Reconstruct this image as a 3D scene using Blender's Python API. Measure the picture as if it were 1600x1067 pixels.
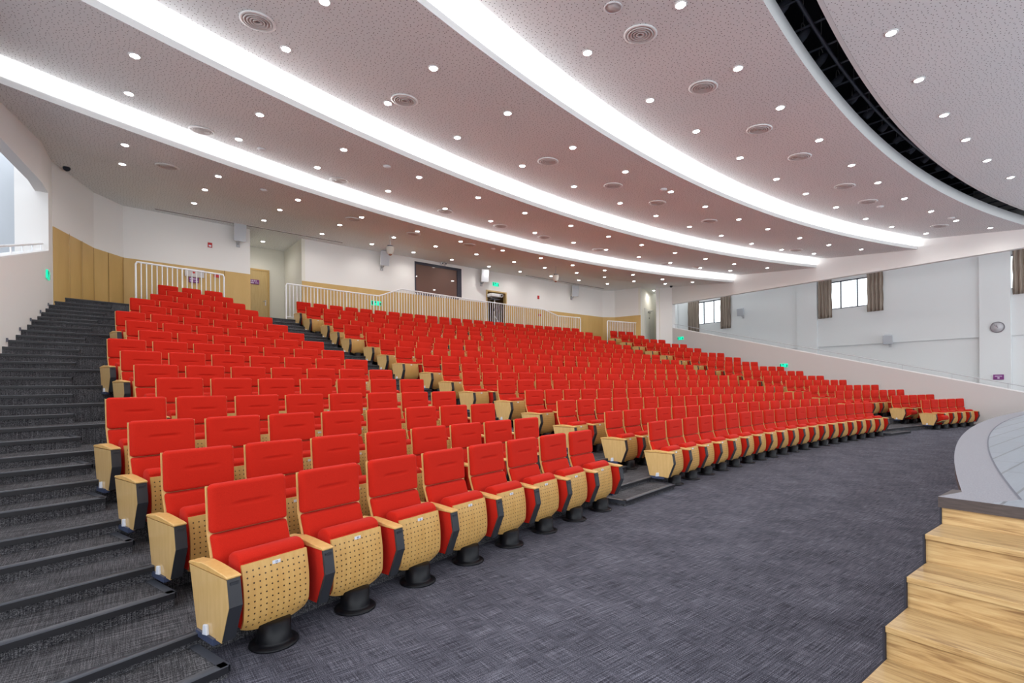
import bpy, bmesh, math, random
from mathutils import Matrix, Vector
from math import sin, cos, sqrt, pi, atan2, hypot

random.seed(7)
sc = bpy.context.scene
COL = sc.collection
for o in list(bpy.data.objects):
    bpy.data.objects.remove(o)

# ------------------------------------------------------------------ camera
YAW, ROLL, EYE = 0.6481575, 0.0087414, 1.5002
cam_d = bpy.data.cameras.new('camera')
cam_d.sensor_width = 36.0
cam_d.lens = 787.805 * 36.0 / 1600.0
cam_d.shift_y = (603.046 - 533.5) / 1600.0
cam_d.clip_start, cam_d.clip_end = 0.05, 300
cam = bpy.data.objects.new('camera', cam_d)
COL.objects.link(cam)
cam.matrix_world = (Matrix.Translation((0, 0, EYE)) @ Matrix.Rotation(-YAW, 4, 'Z')
                    @ Matrix.Rotation(pi / 2, 4, 'X') @ Matrix.Rotation(-ROLL, 4, 'Z'))
sc.camera = cam

# ------------------------------------------------------------------ world, colour, sampling comfort
W = bpy.data.worlds.new('world')
sc.world = W
W.use_nodes = True
W.node_tree.nodes['Background'].inputs[0].default_value = (0.90, 0.95, 1.0, 1)
WORLD_STRENGTH = 1.65
W.node_tree.nodes['Background'].inputs[1].default_value = WORLD_STRENGTH
sc.view_settings.view_transform = 'Standard'
sc.view_settings.look = 'None'
sc.view_settings.gamma = 1
sc.view_settings.use_curve_mapping = False
sc.view_settings.exposure = 0.82
sc.cycles.use_adaptive_sampling = True
sc.cycles.adaptive_threshold = 0.04
sc.cycles.use_denoising = True
sc.cycles.max_bounces = 6
sc.cycles.diffuse_bounces = 4
sc.cycles.glossy_bounces = 3
sc.cycles.transmission_bounces = 4
sc.cycles.transparent_max_bounces = 8
sc.cycles.caustics_reflective = False
sc.cycles.caustics_refractive = False
sc.cycles.sample_clamp_indirect = 4.0
# soft low daylight that comes in through the tall lobby windows on the stair side
SUN = bpy.data.lights.new('daylight', 'SUN'); SUN.energy = 1.3; SUN.angle = 1.0; SUN.color = (1.0, .98, .96)
sun_o = bpy.data.objects.new('daylight', SUN); COL.objects.link(sun_o)
sun_o.matrix_world = Vector((-1.0, -.05, .22)).to_track_quat('Z', 'Y').to_matrix().to_4x4()
LAMP_W = 21.0         # watts of each recessed downlight
COVE_E = 17.0         # emission of the cove strips

# ------------------------------------------------------------------ layout constants (metres)
CX, CY = 13.76744, -39.89136          # centre that every curved row shares
# radius of the backrest line, floor height, first left-edge angles: left block, centre block, centre right end, right block
ROWS = [(45.313, 0.000, -0.30026, -0.16648, 0.07201, 0.14491),
        (46.167, 0.129, -0.29865, -0.16362, 0.07003, 0.14548),
        (46.969, 0.309, -0.29753, -0.16895, 0.07247, 0.10428),
        (47.833, 0.489, -0.29560, -0.16590, 0.07128, 0.10551),
        (48.681, 0.694, -0.28152, -0.16331, 0.06948, 0.10632),
        (49.563, 0.877, -0.28040, -0.16665, 0.07367, 0.10706),
        (50.412, 1.096, -0.27850, -0.16383, 0.07226, 0.10735),
        (51.283, 1.319, -0.27692, -0.16151, 0.07047, 0.10818),
        (52.105, 1.554, -0.26482, -0.16555, 0.07384, 0.10783),
        (53.011, 1.806, -0.26354, -0.16294, 0.07237, 0.10915),
        (53.828, 2.059, -0.26259, -0.16135, 0.07009, 0.10761),
        (54.688, 2.330, -0.25107, -0.16475, 0.07341, 0.10820),
        (55.520, 2.590, -0.25038, -0.16315, 0.07165, 0.10754),
        (56.410, 2.870, -0.23915, -0.16053, 0.07046, 0.10813),
        (57.233, 3.134, -0.22886, -0.16349, 0.07428, 0.10709),
        (58.094, 3.411, -0.22814, -0.16221, 0.07212, 0.10803)]
NL = [8, 8, 8, 8, 7, 7, 7, 7, 6, 6, 6, 5, 5, 4, 3, 3]
NC = [19, 19, 20, 20, 20, 21, 21, 21, 22, 22, 22, 23, 23, 23, 24, 24]
NRT = [5, 5, 8, 8, 7, 7, 7, 7, 6, 6, 6, 5, 5, 4, 3, 3]
PITCH, BW = 0.57073, 0.48375
Z_TOP = 3.72                          # rear platform
HALF_A = [-.3024, -.3007, -.3000, -.2983, -.2957, -.2930, -.2903, -.2866, -.2832, -.2785, -.2742, -.2692, -.2640, -.2587, -.2528]


def XL(y): return -1.42 + .045 * (y - 15.7)
def XC(y): return XL(y) - min(.6, .1 * max(0, 14.6 - y))     # upper left wall flares outward
def XR(y): return 23.6 + .02 * (y - 17)
def pol(R, a, z=0.0): return Vector((CX + R * sin(a), CY + R * cos(a), z))


# ------------------------------------------------------------------ materials
MATS = {}


def mat(name, color, rough=.6, metal=0., spec=.5, emit=None, estr=0.):
    if name in MATS: return MATS[name]
    m = bpy.data.materials.new(name); m.use_nodes = True
    b = m.node_tree.nodes['Principled BSDF']
    b.inputs['Base Color'].default_value = (*color, 1)
    b.inputs['Roughness'].default_value = rough
    b.inputs['Metallic'].default_value = metal
    b.inputs['Specular IOR Level'].default_value = spec
    if emit:
        b.inputs['Emission Color'].default_value = (*emit, 1)
        b.inputs['Emission Strength'].default_value = estr
    MATS[name] = m
    return m


class NT:
    """small helper to chain shader nodes"""
    def __init__(s, m): s.t = m.node_tree; s.b = s.t.nodes['Principled BSDF']
    def n(s, typ, **kw):
        n = s.t.nodes.new(typ)
        for k, v in kw.items():
            if k.startswith('i_'):
                key = k[2:]; key = int(key) if key.isdigit() else key.replace('_', ' ')
                sock = n.inputs[key]
                if hasattr(v, 'links') or isinstance(v, bpy.types.NodeSocket): s.t.links.new(v, sock)
                else: sock.default_value = v
            else: setattr(n, k, v)
        return n
    def math(s, op, a, b=0., c=None):
        n = s.t.nodes.new('ShaderNodeMath'); n.operation = op
        for i, v in enumerate((a, b) if c is None else (a, b, c)):
            if isinstance(v, bpy.types.NodeSocket): s.t.links.new(v, n.inputs[i])
            else: n.inputs[i].default_value = v
        return n.outputs[0]
    def ramp(s, f, stops):
        n = s.t.nodes.new('ShaderNodeValToRGB')
        e = n.color_ramp.elements
        while len(e) < len(stops): e.new(.5)
        for el, (p, c) in zip(e, stops): el.position = p; el.color = (*c, 1)
        s.t.links.new(f, n.inputs[0]); return n.outputs[0]
    def mix(s, f, a, b):
        n = s.t.nodes.new('ShaderNodeMix'); n.data_type = 'RGBA'
        for k, v in ((0, f), (6, a), (7, b)):
            if isinstance(v, bpy.types.NodeSocket): s.t.links.new(v, n.inputs[k])
            else: n.inputs[k].default_value = v if k == 0 else (*v, 1)
        return n.outputs[2]
    def obj(s): return s.t.nodes.new('ShaderNodeTexCoord').outputs['Object']
    def scale(s, v, sc3):
        n = s.t.nodes.new('ShaderNodeMapping'); s.t.links.new(v, n.inputs[0]); n.inputs[3].default_value = sc3; return n.outputs[0]
    def noise(s, v, scale, detail=2., rough=.5):
        n = s.t.nodes.new('ShaderNodeTexNoise'); s.t.links.new(v, n.inputs['Vector'])
        n.inputs['Scale'].default_value = scale; n.inputs['Detail'].default_value = detail; n.inputs['Roughness'].default_value = rough
        return n.outputs[0]
    def color(s, c): s.t.links.new(c, s.b.inputs['Base Color'])
    def bump(s, h, strength, dist=.01):
        n = s.t.nodes.new('ShaderNodeBump'); s.t.links.new(h, n.inputs['Height'])
        n.inputs['Strength'].default_value = strength; n.inputs['Distance'].default_value = dist
        s.t.links.new(n.outputs[0], s.b.inputs['Normal'])


def carpet(name, dark, mid, light, gain=1.):
    """woven carpet: fine grain with thin threads running both ways"""
    m = mat(name, mid, .95, spec=.12); t = NT(m)
    o = t.obj()
    grain = t.noise(o, 210, 2, .7)
    la = t.noise(t.scale(o, (5, 230, 230)), 1., 1.)
    lb = t.noise(t.scale(o, (230, 6, 6)), 1., 1.)
    patch = t.noise(o, 2.2, 3)
    f = t.math('ADD', t.math('MULTIPLY', grain, .46), t.math('ADD', t.math('MULTIPLY', la, .33), t.math('MULTIPLY', lb, .21)))
    f = t.math('ADD', f, t.math('MULTIPLY', t.math('SUBTRACT', patch, .5), .10))
    t.color(t.ramp(f, [(.38, dark), (.50, mid), (.63, light)]))
    t.bump(f, .25, .003)
    return m


M_carpet = carpet('carpet_floor', (.010, .010, .016), (.066, .066, .086), (.24, .24, .29))
M_stair = carpet('carpet_steps', (.008, .008, .011), (.056, .055, .061), (.21, .205, .22))
M_nosing = mat('rubber_nosing', (.055, .060, .075), .38)
M_nosefront = mat('nosing_front', (.010, .010, .014), .5)
M_wall = mat('plaster_white', (.84, .82, .80), .75)
M_wallcool = mat('plaster_foyer', (.75, .765, .77), .8)
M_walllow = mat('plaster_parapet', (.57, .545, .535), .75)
M_white = mat('white_gypsum', (.86, .86, .86), .6)
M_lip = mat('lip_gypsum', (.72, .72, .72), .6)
M_cream = mat('recess_cream', (.80, .78, .70), .7)
M_dark = mat('void_black', (.020, .020, .032), .8)
M_duct = mat('duct_dark', (.11, .115, .15), .5)
M_pipe = mat('pipe_steel', (.35, .36, .40), .35, .7)
M_black = mat('chair_black', (.030, .032, .040), .42)
M_blackgl = mat('pedestal_black', (.005, .0055, .008), .4, spec=.25)
M_clipblue = mat('clip_base', (.045, .06, .12), .4)
M_plate = mat('plate_white', (.72, .76, .86), .4)
M_ink = mat('ink_navy', (.02, .03, .09), .5)
M_rail = mat('rail_white', (.88, .89, .92), .35)
M_railgrey = mat('rail_grey', (.50, .50, .52), .35)
M_spk = mat('speaker_grey', (.50, .52, .56), .5)
M_spkw = mat('speaker_white', (.78, .78, .80), .45)
M_vent = mat('vent_ring', (.62, .58, .57), .5)
M_ventdk = mat('vent_gap', (.10, .085, .085), .7)
M_lampring = mat('lamp_ring', (.85, .85, .85), .4)
M_lamp = mat('lamp_disc', (1, 1, 1), .5, emit=(1, .985, .96), estr=30)
M_led = mat('led_strip', (1, 1, 1), .5, emit=(.97, .985, 1), estr=COVE_E)
M_red_dev = mat('alarm_red', (.55, .02, .02), .4)
M_green = mat('exit_green', (.0, .75, .45), .4, emit=(.0, .80, .45), estr=.42)
M_exitdk = mat('exit_dark', (.02, .10, .08), .5)
M_purple = mat('sign_purple', (.21, .03, .20), .5)
M_metalw = mat('door_metal', (.66, .66, .62), .45)
M_closer = mat('closer_grey', (.33, .33, .32), .4, .5)
M_chrome = mat('chrome', (.7, .7, .72), .2, 1.)
M_frame = mat('window_frame', (.035, .035, .055), .4)
M_clockface = mat('clock_face', (.58, .57, .60), .5)
M_clockrim = mat('clock_rim', (.20, .18, .20), .4)
M_bldg = mat('far_building', (.55, .66, .80), .8)
M_bldg2 = mat('far_building_white', (.85, .88, .92), .8)


def fabric():
    m = mat('red_fabric', (.62, .018, .012), .85, spec=.1); t = NT(m)
    n = t.noise(t.obj(), 260, 2)
    t.color(t.ramp(n, [(.3, (.46, .0135, .006)), (.7, (.54, .020, .009))]))
    t.b.inputs['Sheen Weight'].default_value = .12
    t.b.inputs['Sheen Tint'].default_value = (1, .35, .35, 1)
    t.bump(n, .15, .002)
    return m


M_red = fabric()


def veneer(name, c1, c2, sc3=(6, 6, .8), rough=.38, dots=False):
    m = mat(name, c1, rough); t = NT(m); o = t.obj()
    n = t.noise(t.scale(o, sc3), 6, 4, .6)
    c = t.ramp(n, [(.3, c1), (.7, c2)])
    if dots:
        sp = t.n('ShaderNodeSeparateXYZ', i_0=o)
        X, Z = sp.outputs[0], sp.outputs[2]
        P = .0345
        def cell(v, off):
            f = t.math('FRACT', t.math('ADD', t.math('DIVIDE', t.math('ADD', v, off), P), .5))
            return t.math('MULTIPLY', t.math('SUBTRACT', f, .5), P)
        dx, dz = cell(X, 0.), cell(Z, -.1625)
        r = t.math('SQRT', t.math('ADD', t.math('MULTIPLY', dx, dx), t.math('MULTIPLY', dz, dz)))
        hole = t.math('LESS_THAN', r, .0049)
        inx = t.math('LESS_THAN', t.math('ABSOLUTE', X), 5.4 * P)
        inz = t.math('LESS_THAN', t.math('ABSOLUTE', t.math('SUBTRACT', Z, .315)), .155 + .012)
        hole = t.math('MULTIPLY', hole, t.math('MULTIPLY', inx, inz))
        c = t.mix(hole, c, (.045, .022, .008))
    t.color(c)
    return m


M_beech = veneer('beech_veneer', (.62, .36, .115), (.70, .435, .16))
M_beechend = veneer('beech_end_panel', (.63, .405, .155), (.71, .475, .205), (5, 5, 1), .3)
MATS['beech_end_panel'].node_tree.nodes['Principled BSDF'].inputs['Coat Weight'].default_value = .6
M_perf = veneer('beech_perforated', (.58, .325, .095), (.66, .40, .135), dots=True)
M_wains = veneer('wainscot_beech', (.58, .37, .125), (.64, .42, .155), (.5, .5, .12), .5)
M_doorwood = veneer('door_beech', (.56, .38, .15), (.62, .44, .19), (4, 4, .5), .45)


def oak():
    m = mat('oak', (.6, .4, .2), .33); t = NT(m); o = t.obj()
    w = t.n('ShaderNodeTexNoise'); t.t.links.new(t.scale(o, (14, 1.2, 14)), w.inputs['Vector'])
    w.inputs['Scale'].default_value = 2.2; w.inputs['Detail'].default_value = 6; w.inputs['Distortion'].default_value = 1.6
    g = t.noise(t.scale(o, (60, 3, 60)), 3, 3)
    f = t.math('ADD', t.math('MULTIPLY', w.outputs[0], .7), t.math('MULTIPLY', g, .3))
    t.color(t.ramp(f, [(.32, (.23, .125, .05)), (.48, (.44, .285, .125)), (.68, (.56, .40, .20))]))
    t.bump(f, .1, .003)
    return m


M_oak = oak()
M_joint = mat('veneer_joint', (.30, .18, .065), .6)
M_slab = veneer('stage_edge_brown', (.038, .026, .025), (.075, .055, .050), (2, 2, 20), .45)


def perforated():
    m = mat('ceiling_perforated', (.5, .43, .42), .8); t = NT(m); o = t.obj()
    flat = t.scale(o, (1, 1, 0))
    v = t.n('ShaderNodeTexVoronoi'); v.feature = 'F1'; t.t.links.new(flat, v.inputs['Vector'])
    v.voronoi_dimensions = '2D'
    v.inputs['Scale'].default_value = 15.5; v.inputs['Randomness'].default_value = .72
    hole = t.math('LESS_THAN', v.outputs['Distance'], .105)
    big = t.noise(o, .5, 2)
    base = t.ramp(big, [(.3, (.79, .82, .83)), (.7, (.85, .85, .85))])
    t.color(t.mix(hole, base, (.05, .038, .038)))
    return m


M_perfceil = perforated()


def stage_planks():
    m = mat('stage_planks', (.4, .42, .45), .32); t = NT(m); o = t.obj()
    b = t.n('ShaderNodeTexBrick'); t.t.links.new(t.scale(o, (1, 1, 1)), b.inputs['Vector'])
    b.inputs['Scale'].default_value = 1.0; b.inputs['Brick Width'].default_value = 1.2; b.inputs['Row Height'].default_value = .18
    b.inputs['Mortar Size'].default_value = .007
    b.inputs['Color1'].default_value = (.19, .22, .26, 1); b.inputs['Color2'].default_value = (.26, .29, .34, 1); b.inputs['Mortar'].default_value = (.06, .07, .08, 1)
    n = t.noise(t.scale(o, (3, 40, 3)), 2, 4)
    t.color(t.mix(t.math('MULTIPLY', n, .35), b.outputs[0], (.42, .45, .50)))
    return m


M_planks = stage_planks()
M_border = mat('stage_border', (.40, .39, .43), .55)
_t = NT(M_border); _n = _t.noise(_t.scale(_t.obj(), (30, 30, 30)), 4, 3); _t.color(_t.ramp(_n, [(.3, (.22, .22, .25)), (.7, (.29, .29, .325))]))


def curtain_mat():
    m = mat('curtain_cloth', (.3, .25, .2), .9); t = NT(m)
    n = t.noise(t.scale(t.obj(), (9, 9, .1)), 3, 2)
    t.color(t.ramp(n, [(.3, (.20, .155, .125)), (.7, (.40, .33, .27))]))
    return m


M_curtain = curtain_mat()
M_booth = mat('booth_glass', (.16, .10, .085), .04, spec=1.)
MATS['booth_glass'].node_tree.nodes['Principled BSDF'].inputs['Coat Weight'].default_value = 1.0


def glass():
    m = bpy.data.materials.new('window_glass'); m.use_nodes = True
    t = m.node_tree; t.nodes.clear()
    out = t.nodes.new('ShaderNodeOutputMaterial'); mx = t.nodes.new('ShaderNodeMixShader')
    tr = t.nodes.new('ShaderNodeBsdfTransparent'); gl = t.nodes.new('ShaderNodeBsdfGlossy')
    tr.inputs[0].default_value = (.96, .98, .98, 1); gl.inputs['Roughness'].default_value = .02
    mx.inputs[0].default_value = .06
    t.links.new(tr.outputs[0], mx.inputs[1]); t.links.new(gl.outputs[0], mx.inputs[2]); t.links.new(mx.outputs[0], out.inputs[0])
    return m


M_glass = glass()


# ------------------------------------------------------------------ mesh building
class MB:
    def __init__(s): s.v = []; s.f = []; s.m = []; s.sm = []
    def add(s, vs, fs, mi=0, smooth=False, M=None):
        b = len(s.v)
        s.v += [tuple(M @ Vector(p)) if M else tuple(p) for p in vs]
        s.f += [tuple(i + b for i in f) for f in fs]
        s.m += [mi] * len(fs); s.sm += [smooth] * len(fs)
        return s
    def box(s, x0, x1, y0, y1, z0, z1, mi=0, M=None):
        vs = [(x, y, z) for z in (z0, z1) for x, y in ((x0, y0), (x1, y0), (x1, y1), (x0, y1))]
        return s.add(vs, [(0, 3, 2, 1), (4, 5, 6, 7), (0, 1, 5, 4), (1, 2, 6, 5), (2, 3, 7, 6), (3, 0, 4, 7)], mi, False, M)
    def prism(s, pts, x0, x1, axis='x', mi=0, M=None):
        """outline pts (2D) extruded along an axis"""
        n = len(pts)
        def P(t, p):
            return (t, p[0], p[1]) if axis == 'x' else ((p[0], t, p[1]) if axis == 'y' else (p[0], p[1], t))
        vs = [P(x0, p) for p in pts] + [P(x1, p) for p in pts]
        fs = [tuple(range(n))[::-1], tuple(range(n, 2 * n))] + [(i, (i + 1) % n, n + (i + 1) % n, n + i) for i in range(n)]
        return s.add(vs, fs, mi, False, M)
    def tube(s, path, r, n=8, mi=0, caps=True, M=None):
        vs = []; fs = []
        P = [Vector(p) for p in path]
        up = None
        for i, p in enumerate(P):
            d = (P[min(i + 1, len(P) - 1)] - P[max(i - 1, 0)]).normalized()
            if up is None: up = Vector((0, 0, 1)) if abs(d.z) < .9 else Vector((1, 0, 0))
            a = d.cross(up).normalized(); b_ = a.cross(d).normalized()
            up = b_
            for k in range(n):
                t = 2 * pi * k / n
                vs.append(p + a * (r * cos(t)) + b_ * (r * sin(t)))
        for i in range(len(P) - 1):
            for k in range(n):
                fs.append((i * n + k, i * n + (k + 1) % n, (i + 1) * n + (k + 1) % n, (i + 1) * n + k))
        s.add(vs, fs, mi, True, M)
        if caps: s.add(vs[:n], [tuple(range(n))[::-1]], mi, False, M); s.add(vs[-n:], [tuple(range(n))], mi, False, M)
        return s
    def lathe(s, prof, n=24, mi=0, M=None, smooth=True):
        vs = []; fs = []
        for r, z in prof:
            for k in range(n): vs.append((r * cos(2 * pi * k / n), r * sin(2 * pi * k / n), z))
        for i in range(len(prof) - 1):
            for k in range(n):
                fs.append((i * n + k, i * n + (k + 1) % n, (i + 1) * n + (k + 1) % n, (i + 1) * n + k))
        fs.append(tuple(range(n))[::-1]); fs.append(tuple(range((len(prof) - 1) * n, len(prof) * n)))
        return s.add(vs, fs, mi, smooth, M)
    def grid(s, pts, mi=0, smooth=True, flip=False):
        """pts[i][j]"""
        nj = len(pts[0]); vs = [p for row in pts for p in row]; fs = []
        for i in range(len(pts) - 1):
            for j in range(nj - 1):
                f = (i * nj + j, i * nj + j + 1, (i + 1) * nj + j + 1, (i + 1) * nj + j)
                fs.append(f[::-1] if flip else f)
        return s.add(vs, fs, mi, smooth)
    def mesh(s, name, mats):
        me = bpy.data.meshes.new(name)
        me.from_pydata(s.v, [], s.f)
        for m in (mats if isinstance(mats, (list, tuple)) else [mats]): me.materials.append(m)
        me.polygons.foreach_set('material_index', s.m)
        me.polygons.foreach_set('use_smooth', s.sm)
        me.validate(); me.update()
        return me


def link(name, me, parent=None, M=None):
    o = bpy.data.objects.new(name, me); COL.objects.link(o)
    if parent: o.parent = parent
    if M is not None: o.matrix_local = M
    return o


def empty(name, M=None):
    o = bpy.data.objects.new(name, None); COL.objects.link(o); o.empty_display_size = .1
    if M is not None: o.matrix_world = M
    return o


def tag(o, label, cat, group=None, kind=None):
    o['label'] = label; o['category'] = cat
    if group: o['group'] = group
    if kind: o['kind'] = kind
    return o


def struct(name, mb, m, parent=None):
    o = link(name, mb.mesh(name, m), parent)
    if parent is None: o['kind'] = 'structure'
    return o


def frame(R, a, z=0.): return Matrix.Translation(pol(R, a, z)) @ Matrix.Rotation(-a, 4, 'Z')
def tm(x, y, z, rz=0.): return Matrix.Translation((x, y, z)) @ Matrix.Rotation(rz, 4, 'Z')


def bevel(mb, w, seg=2, ang=.6):
    """bevel the sharp edges of what the builder holds"""
    bm = bmesh.new(); vs = [bm.verts.new(p) for p in mb.v]
    for f, m_ in zip(mb.f, mb.m):
        try: fc = bm.faces.new([vs[i] for i in f]); fc.material_index = m_
        except ValueError: pass
    bmesh.ops.remove_doubles(bm, verts=bm.verts, dist=1e-5)
    bmesh.ops.recalc_face_normals(bm, faces=bm.faces)
    ed = [e for e in bm.edges if len(e.link_faces) == 2 and e.calc_face_angle(0) > ang]
    bmesh.ops.bevel(bm, geom=ed, offset=w, segments=seg, affect='EDGES', profile=.5)
    out = MB(); bm.verts.index_update()
    out.v = [tuple(v.co) for v in bm.verts]
    for f in bm.faces:
        out.f.append(tuple(v.index for v in f.verts)); out.m.append(f.material_index); out.sm.append(False)
    bm.free(); return out


# ================================================================== SETTING: floors, tiers, steps
def arc_pts(R, a0, a1, n, z): return [tuple(pol(R, a0 + (a1 - a0) * i / n, z)) for i in range(n + 1)]


# front floor
f = MB(); f.add([(-9, -9, 0), (31, -9, 0), (31, 22, 0), (-9, 22, 0)], [(0, 1, 2, 3)])
struct('floor', f, M_carpet)


def wall_angles(R):
    """angles where a circle of radius R meets the two side walls"""
    def solve(fx, a):
        for _ in range(30):
            y = CY + R * cos(a); a = math.asin((fx(y) - CX) / R)
        return a
    return solve(XL, -.3), solve(XR, .2)


TREAD_BACK = .04
for k in range(1, 17):
    z = ROWS[k][1] if k < 16 else Z_TOP
    zb = ROWS[k - 1][1]
    R0 = ROWS[k - 1][0] - TREAD_BACK
    R1 = (ROWS[k][0] + .1) if k < 16 else 62.5
    a0, a1 = wall_angles(R0)
    if k == 16: a1 = .2
    n = 72
    t = MB()
    lo, hi = arc_pts(R0, a0, a1, n, zb - .02), arc_pts(R0, a0, a1, n, z)
    b0, b1 = wall_angles(R1)
    if k == 16: b0, b1 = -.27, .21
    back = arc_pts(R1, b0, b1, n, z)
    t.grid([lo, hi], flip=True)
    t.grid([hi, back], flip=True)
    o = struct('floor_tier', t, M_stair)
    nb = MB()
    e = .006
    nf = MB(); nf.grid([arc_pts(R0 - .0125, a0, a1, n, z - .035), arc_pts(R0 - .0125, a0, a1, n, z + e - .006)], flip=True)
    nb.grid([arc_pts(R0 - .012, a0, a1, n, z - .035), arc_pts(R0 - .012, a0, a1, n, z + e), arc_pts(R0 + .035, a0, a1, n, z + e), arc_pts(R0 + .035, a0, a1, n, z)], flip=True)
    nb.grid([arc_pts(R0 + .001, a0, a1, n, z - .035), arc_pts(R0 - .012, a0, a1, n, z - .035)], flip=True)
    struct('nosing', nb, M_nosing, o); struct('nosing_front', nf, M_nosefront, o)


def half_step(R0, R1, a0, a1, z0, z1, end_left=True, end_right=True):
    """intermediate aisle step, R0 front, R1 against the next tier"""
    n = 10; t = MB()
    F0, F1 = arc_pts(R0, a0, a1, n, z0), arc_pts(R0, a0, a1, n, z1)
    B1, B0 = arc_pts(R1, a0, a1, n, z1), arc_pts(R1, a0, a1, n, z0)
    t.grid([F0, F1], flip=True, smooth=False); t.grid([F1, B1], flip=True, smooth=False)
    for i in (0, -1):
        t.add([F0[i], F1[i], B1[i], B0[i]], [(0, 1, 2, 3)])
    o = link('aisle_step', t.mesh('aisle_step', M_stair)); o['kind'] = 'structure'
    w, e = .04, .006
    nb = MB()
    da = w / R0
    nf = MB(); nf.grid([arc_pts(R0 - .0125, a0, a1, n, z1 - .035), arc_pts(R0 - .0125, a0, a1, n, z1)], flip=True)
    nb.grid([arc_pts(R0 - .012, a0, a1, n, z1 - .035), arc_pts(R0 - .012, a0, a1, n, z1 + e), arc_pts(R0 + w, a0, a1, n, z1 + e)], flip=True)
    for s_, on in ((0, end_left), (1, end_right)):
        if not on: continue
        aa, ab = (a0 - .010 / R0, a0 + da) if s_ == 0 else (a1 - da, a1 + .010 / R0)
        p = [pol(R0 - .012, aa, z1 + e), pol(R0 - .012, ab, z1 + e), pol(R1, ab, z1 + e), pol(R1, aa, z1 + e)]
        nb.add(p, [(0, 1, 2, 3)])
        xa = aa if s_ == 0 else ab
        nb.add([pol(R0 - .012, xa, z1 - .035), pol(R1, xa, z1 - .035), pol(R1, xa, z1 + e), pol(R0 - .012, xa, z1 + e)], [(0, 1, 2, 3)])
    link('nosing', nb.mesh('nosing', M_nosing), o); link('nosing_front', nf.mesh('nosing_front', M_nosefront), o)
    return o


ARM = .085     # how far an end arm stands out past the backrest edge
for k in range(16):
    R, z = ROWS[k][:2]
    zn = ROWS[k + 1][1] if k < 15 else Z_TOP
    zh = (z + zn) / 2
    Rf, Rb = R - .40, R - TREAD_BACK
    al, _ = wall_angles(Rf)
    half_step(Rf, Rb, al, (HALF_A + [-.2475])[k], z, zh, end_left=False)
    aLe = ROWS[k][2] + ((NL[k] - 1) * PITCH + BW + ARM) / R
    aCs = ROWS[k][3] - ARM / R
    half_step(Rf, Rb, aLe + .004 / R, aCs - .004 / R, z, zh)
    aCe = ROWS[k][4] + (.0 + ARM) / R
    aRs = ROWS[k][5] - ARM / R
    if k < 2: aRs = aCe + 1.35 / R
    half_step(Rf, Rb, aCe + .004 / R, aRs - .004 / R, z, zh)

# ================================================================== SETTING: stage with its steps
S, SH, ST, SX, SY = .882, .1471, .2904, 3.485, .788
st = MB()
aS = -.2423
front = [pol(41.85, aS + (.36 - aS) * i / 70, S) for i in range(71)]
outline = [Vector((SX, -4, S)), Vector((SX, SY, S))] + front + [Vector((26, -4, S))]
inner = [pol(41.63, -.2441 + (.36 + .2441) * i / 70, S) for i in range(71)]
top = MB()
top.grid([[tuple(p) for p in front], [tuple(p) for p in inner]], smooth=False)
top.add([(SX, SY - .208, S), (SX, SY, S), tuple(front[0]), tuple(inner[0])], [(0, 3, 2, 1)])
stage_o = empty('stage', tm(0, 0, 0)); stage_o['kind'] = 'structure'
link('stage_border', top.mesh('stage_border', M_border), stage_o)
pl = MB()
for i in range(70):
    p, q = inner[i], inner[i + 1]
    pl.add([(p.x, -4, S), (q.x, -4, S), tuple(q), tuple(p)], [(0, 1, 2, 3)])
pl.add([(SX, -4, S), (inner[0].x, -4, S), tuple(inner[0]), (SX, SY - .208, S)], [(0, 1, 2, 3)])
link('stage_planking', pl.mesh('stage_planking', M_planks), stage_o)
sm_ = MB(); sm_.grid([[tuple(p + Vector((0, 0, .0012))) for p in inner], [tuple(pol(41.618, -.2441 + (.36 + .2441) * i / 70, S + .0012)) for i in range(71)]])
link('stage_seam', sm_.mesh('stage_seam', M_duct), stage_o)
sb = MB()   # curved fascia and slab edge
sb.grid([[tuple(pol(41.80, aS + (.36 - aS) * i / 70, 0)) for i in range(71)], [tuple(pol(41.80, aS + (.36 - aS) * i / 70, S - .05)) for i in range(71)]])
link('stage_fascia', sb.mesh('stage_fascia', M_border), stage_o)
se = MB()
se.grid([[tuple(p - Vector((0, 0, .05))) for p in front], [tuple(p) for p in front]])
se.grid([[tuple(pol(41.80, aS + (.36 - aS) * i / 70, S - .05)) for i in range(71)], [tuple(p - Vector((0, 0, .05))) for p in front]])
se.box(SX, SX + .3, -4, SY, S - .058, S - .0005)
link('stage_edge', se.mesh('stage_edge', M_slab), stage_o)
sr = MB(); sr.box(SX + .045, SX + .085, -4, SY - .02, 0, S - .058)
link('stage_side', sr.mesh('stage_side', M_oak), stage_o)
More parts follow.
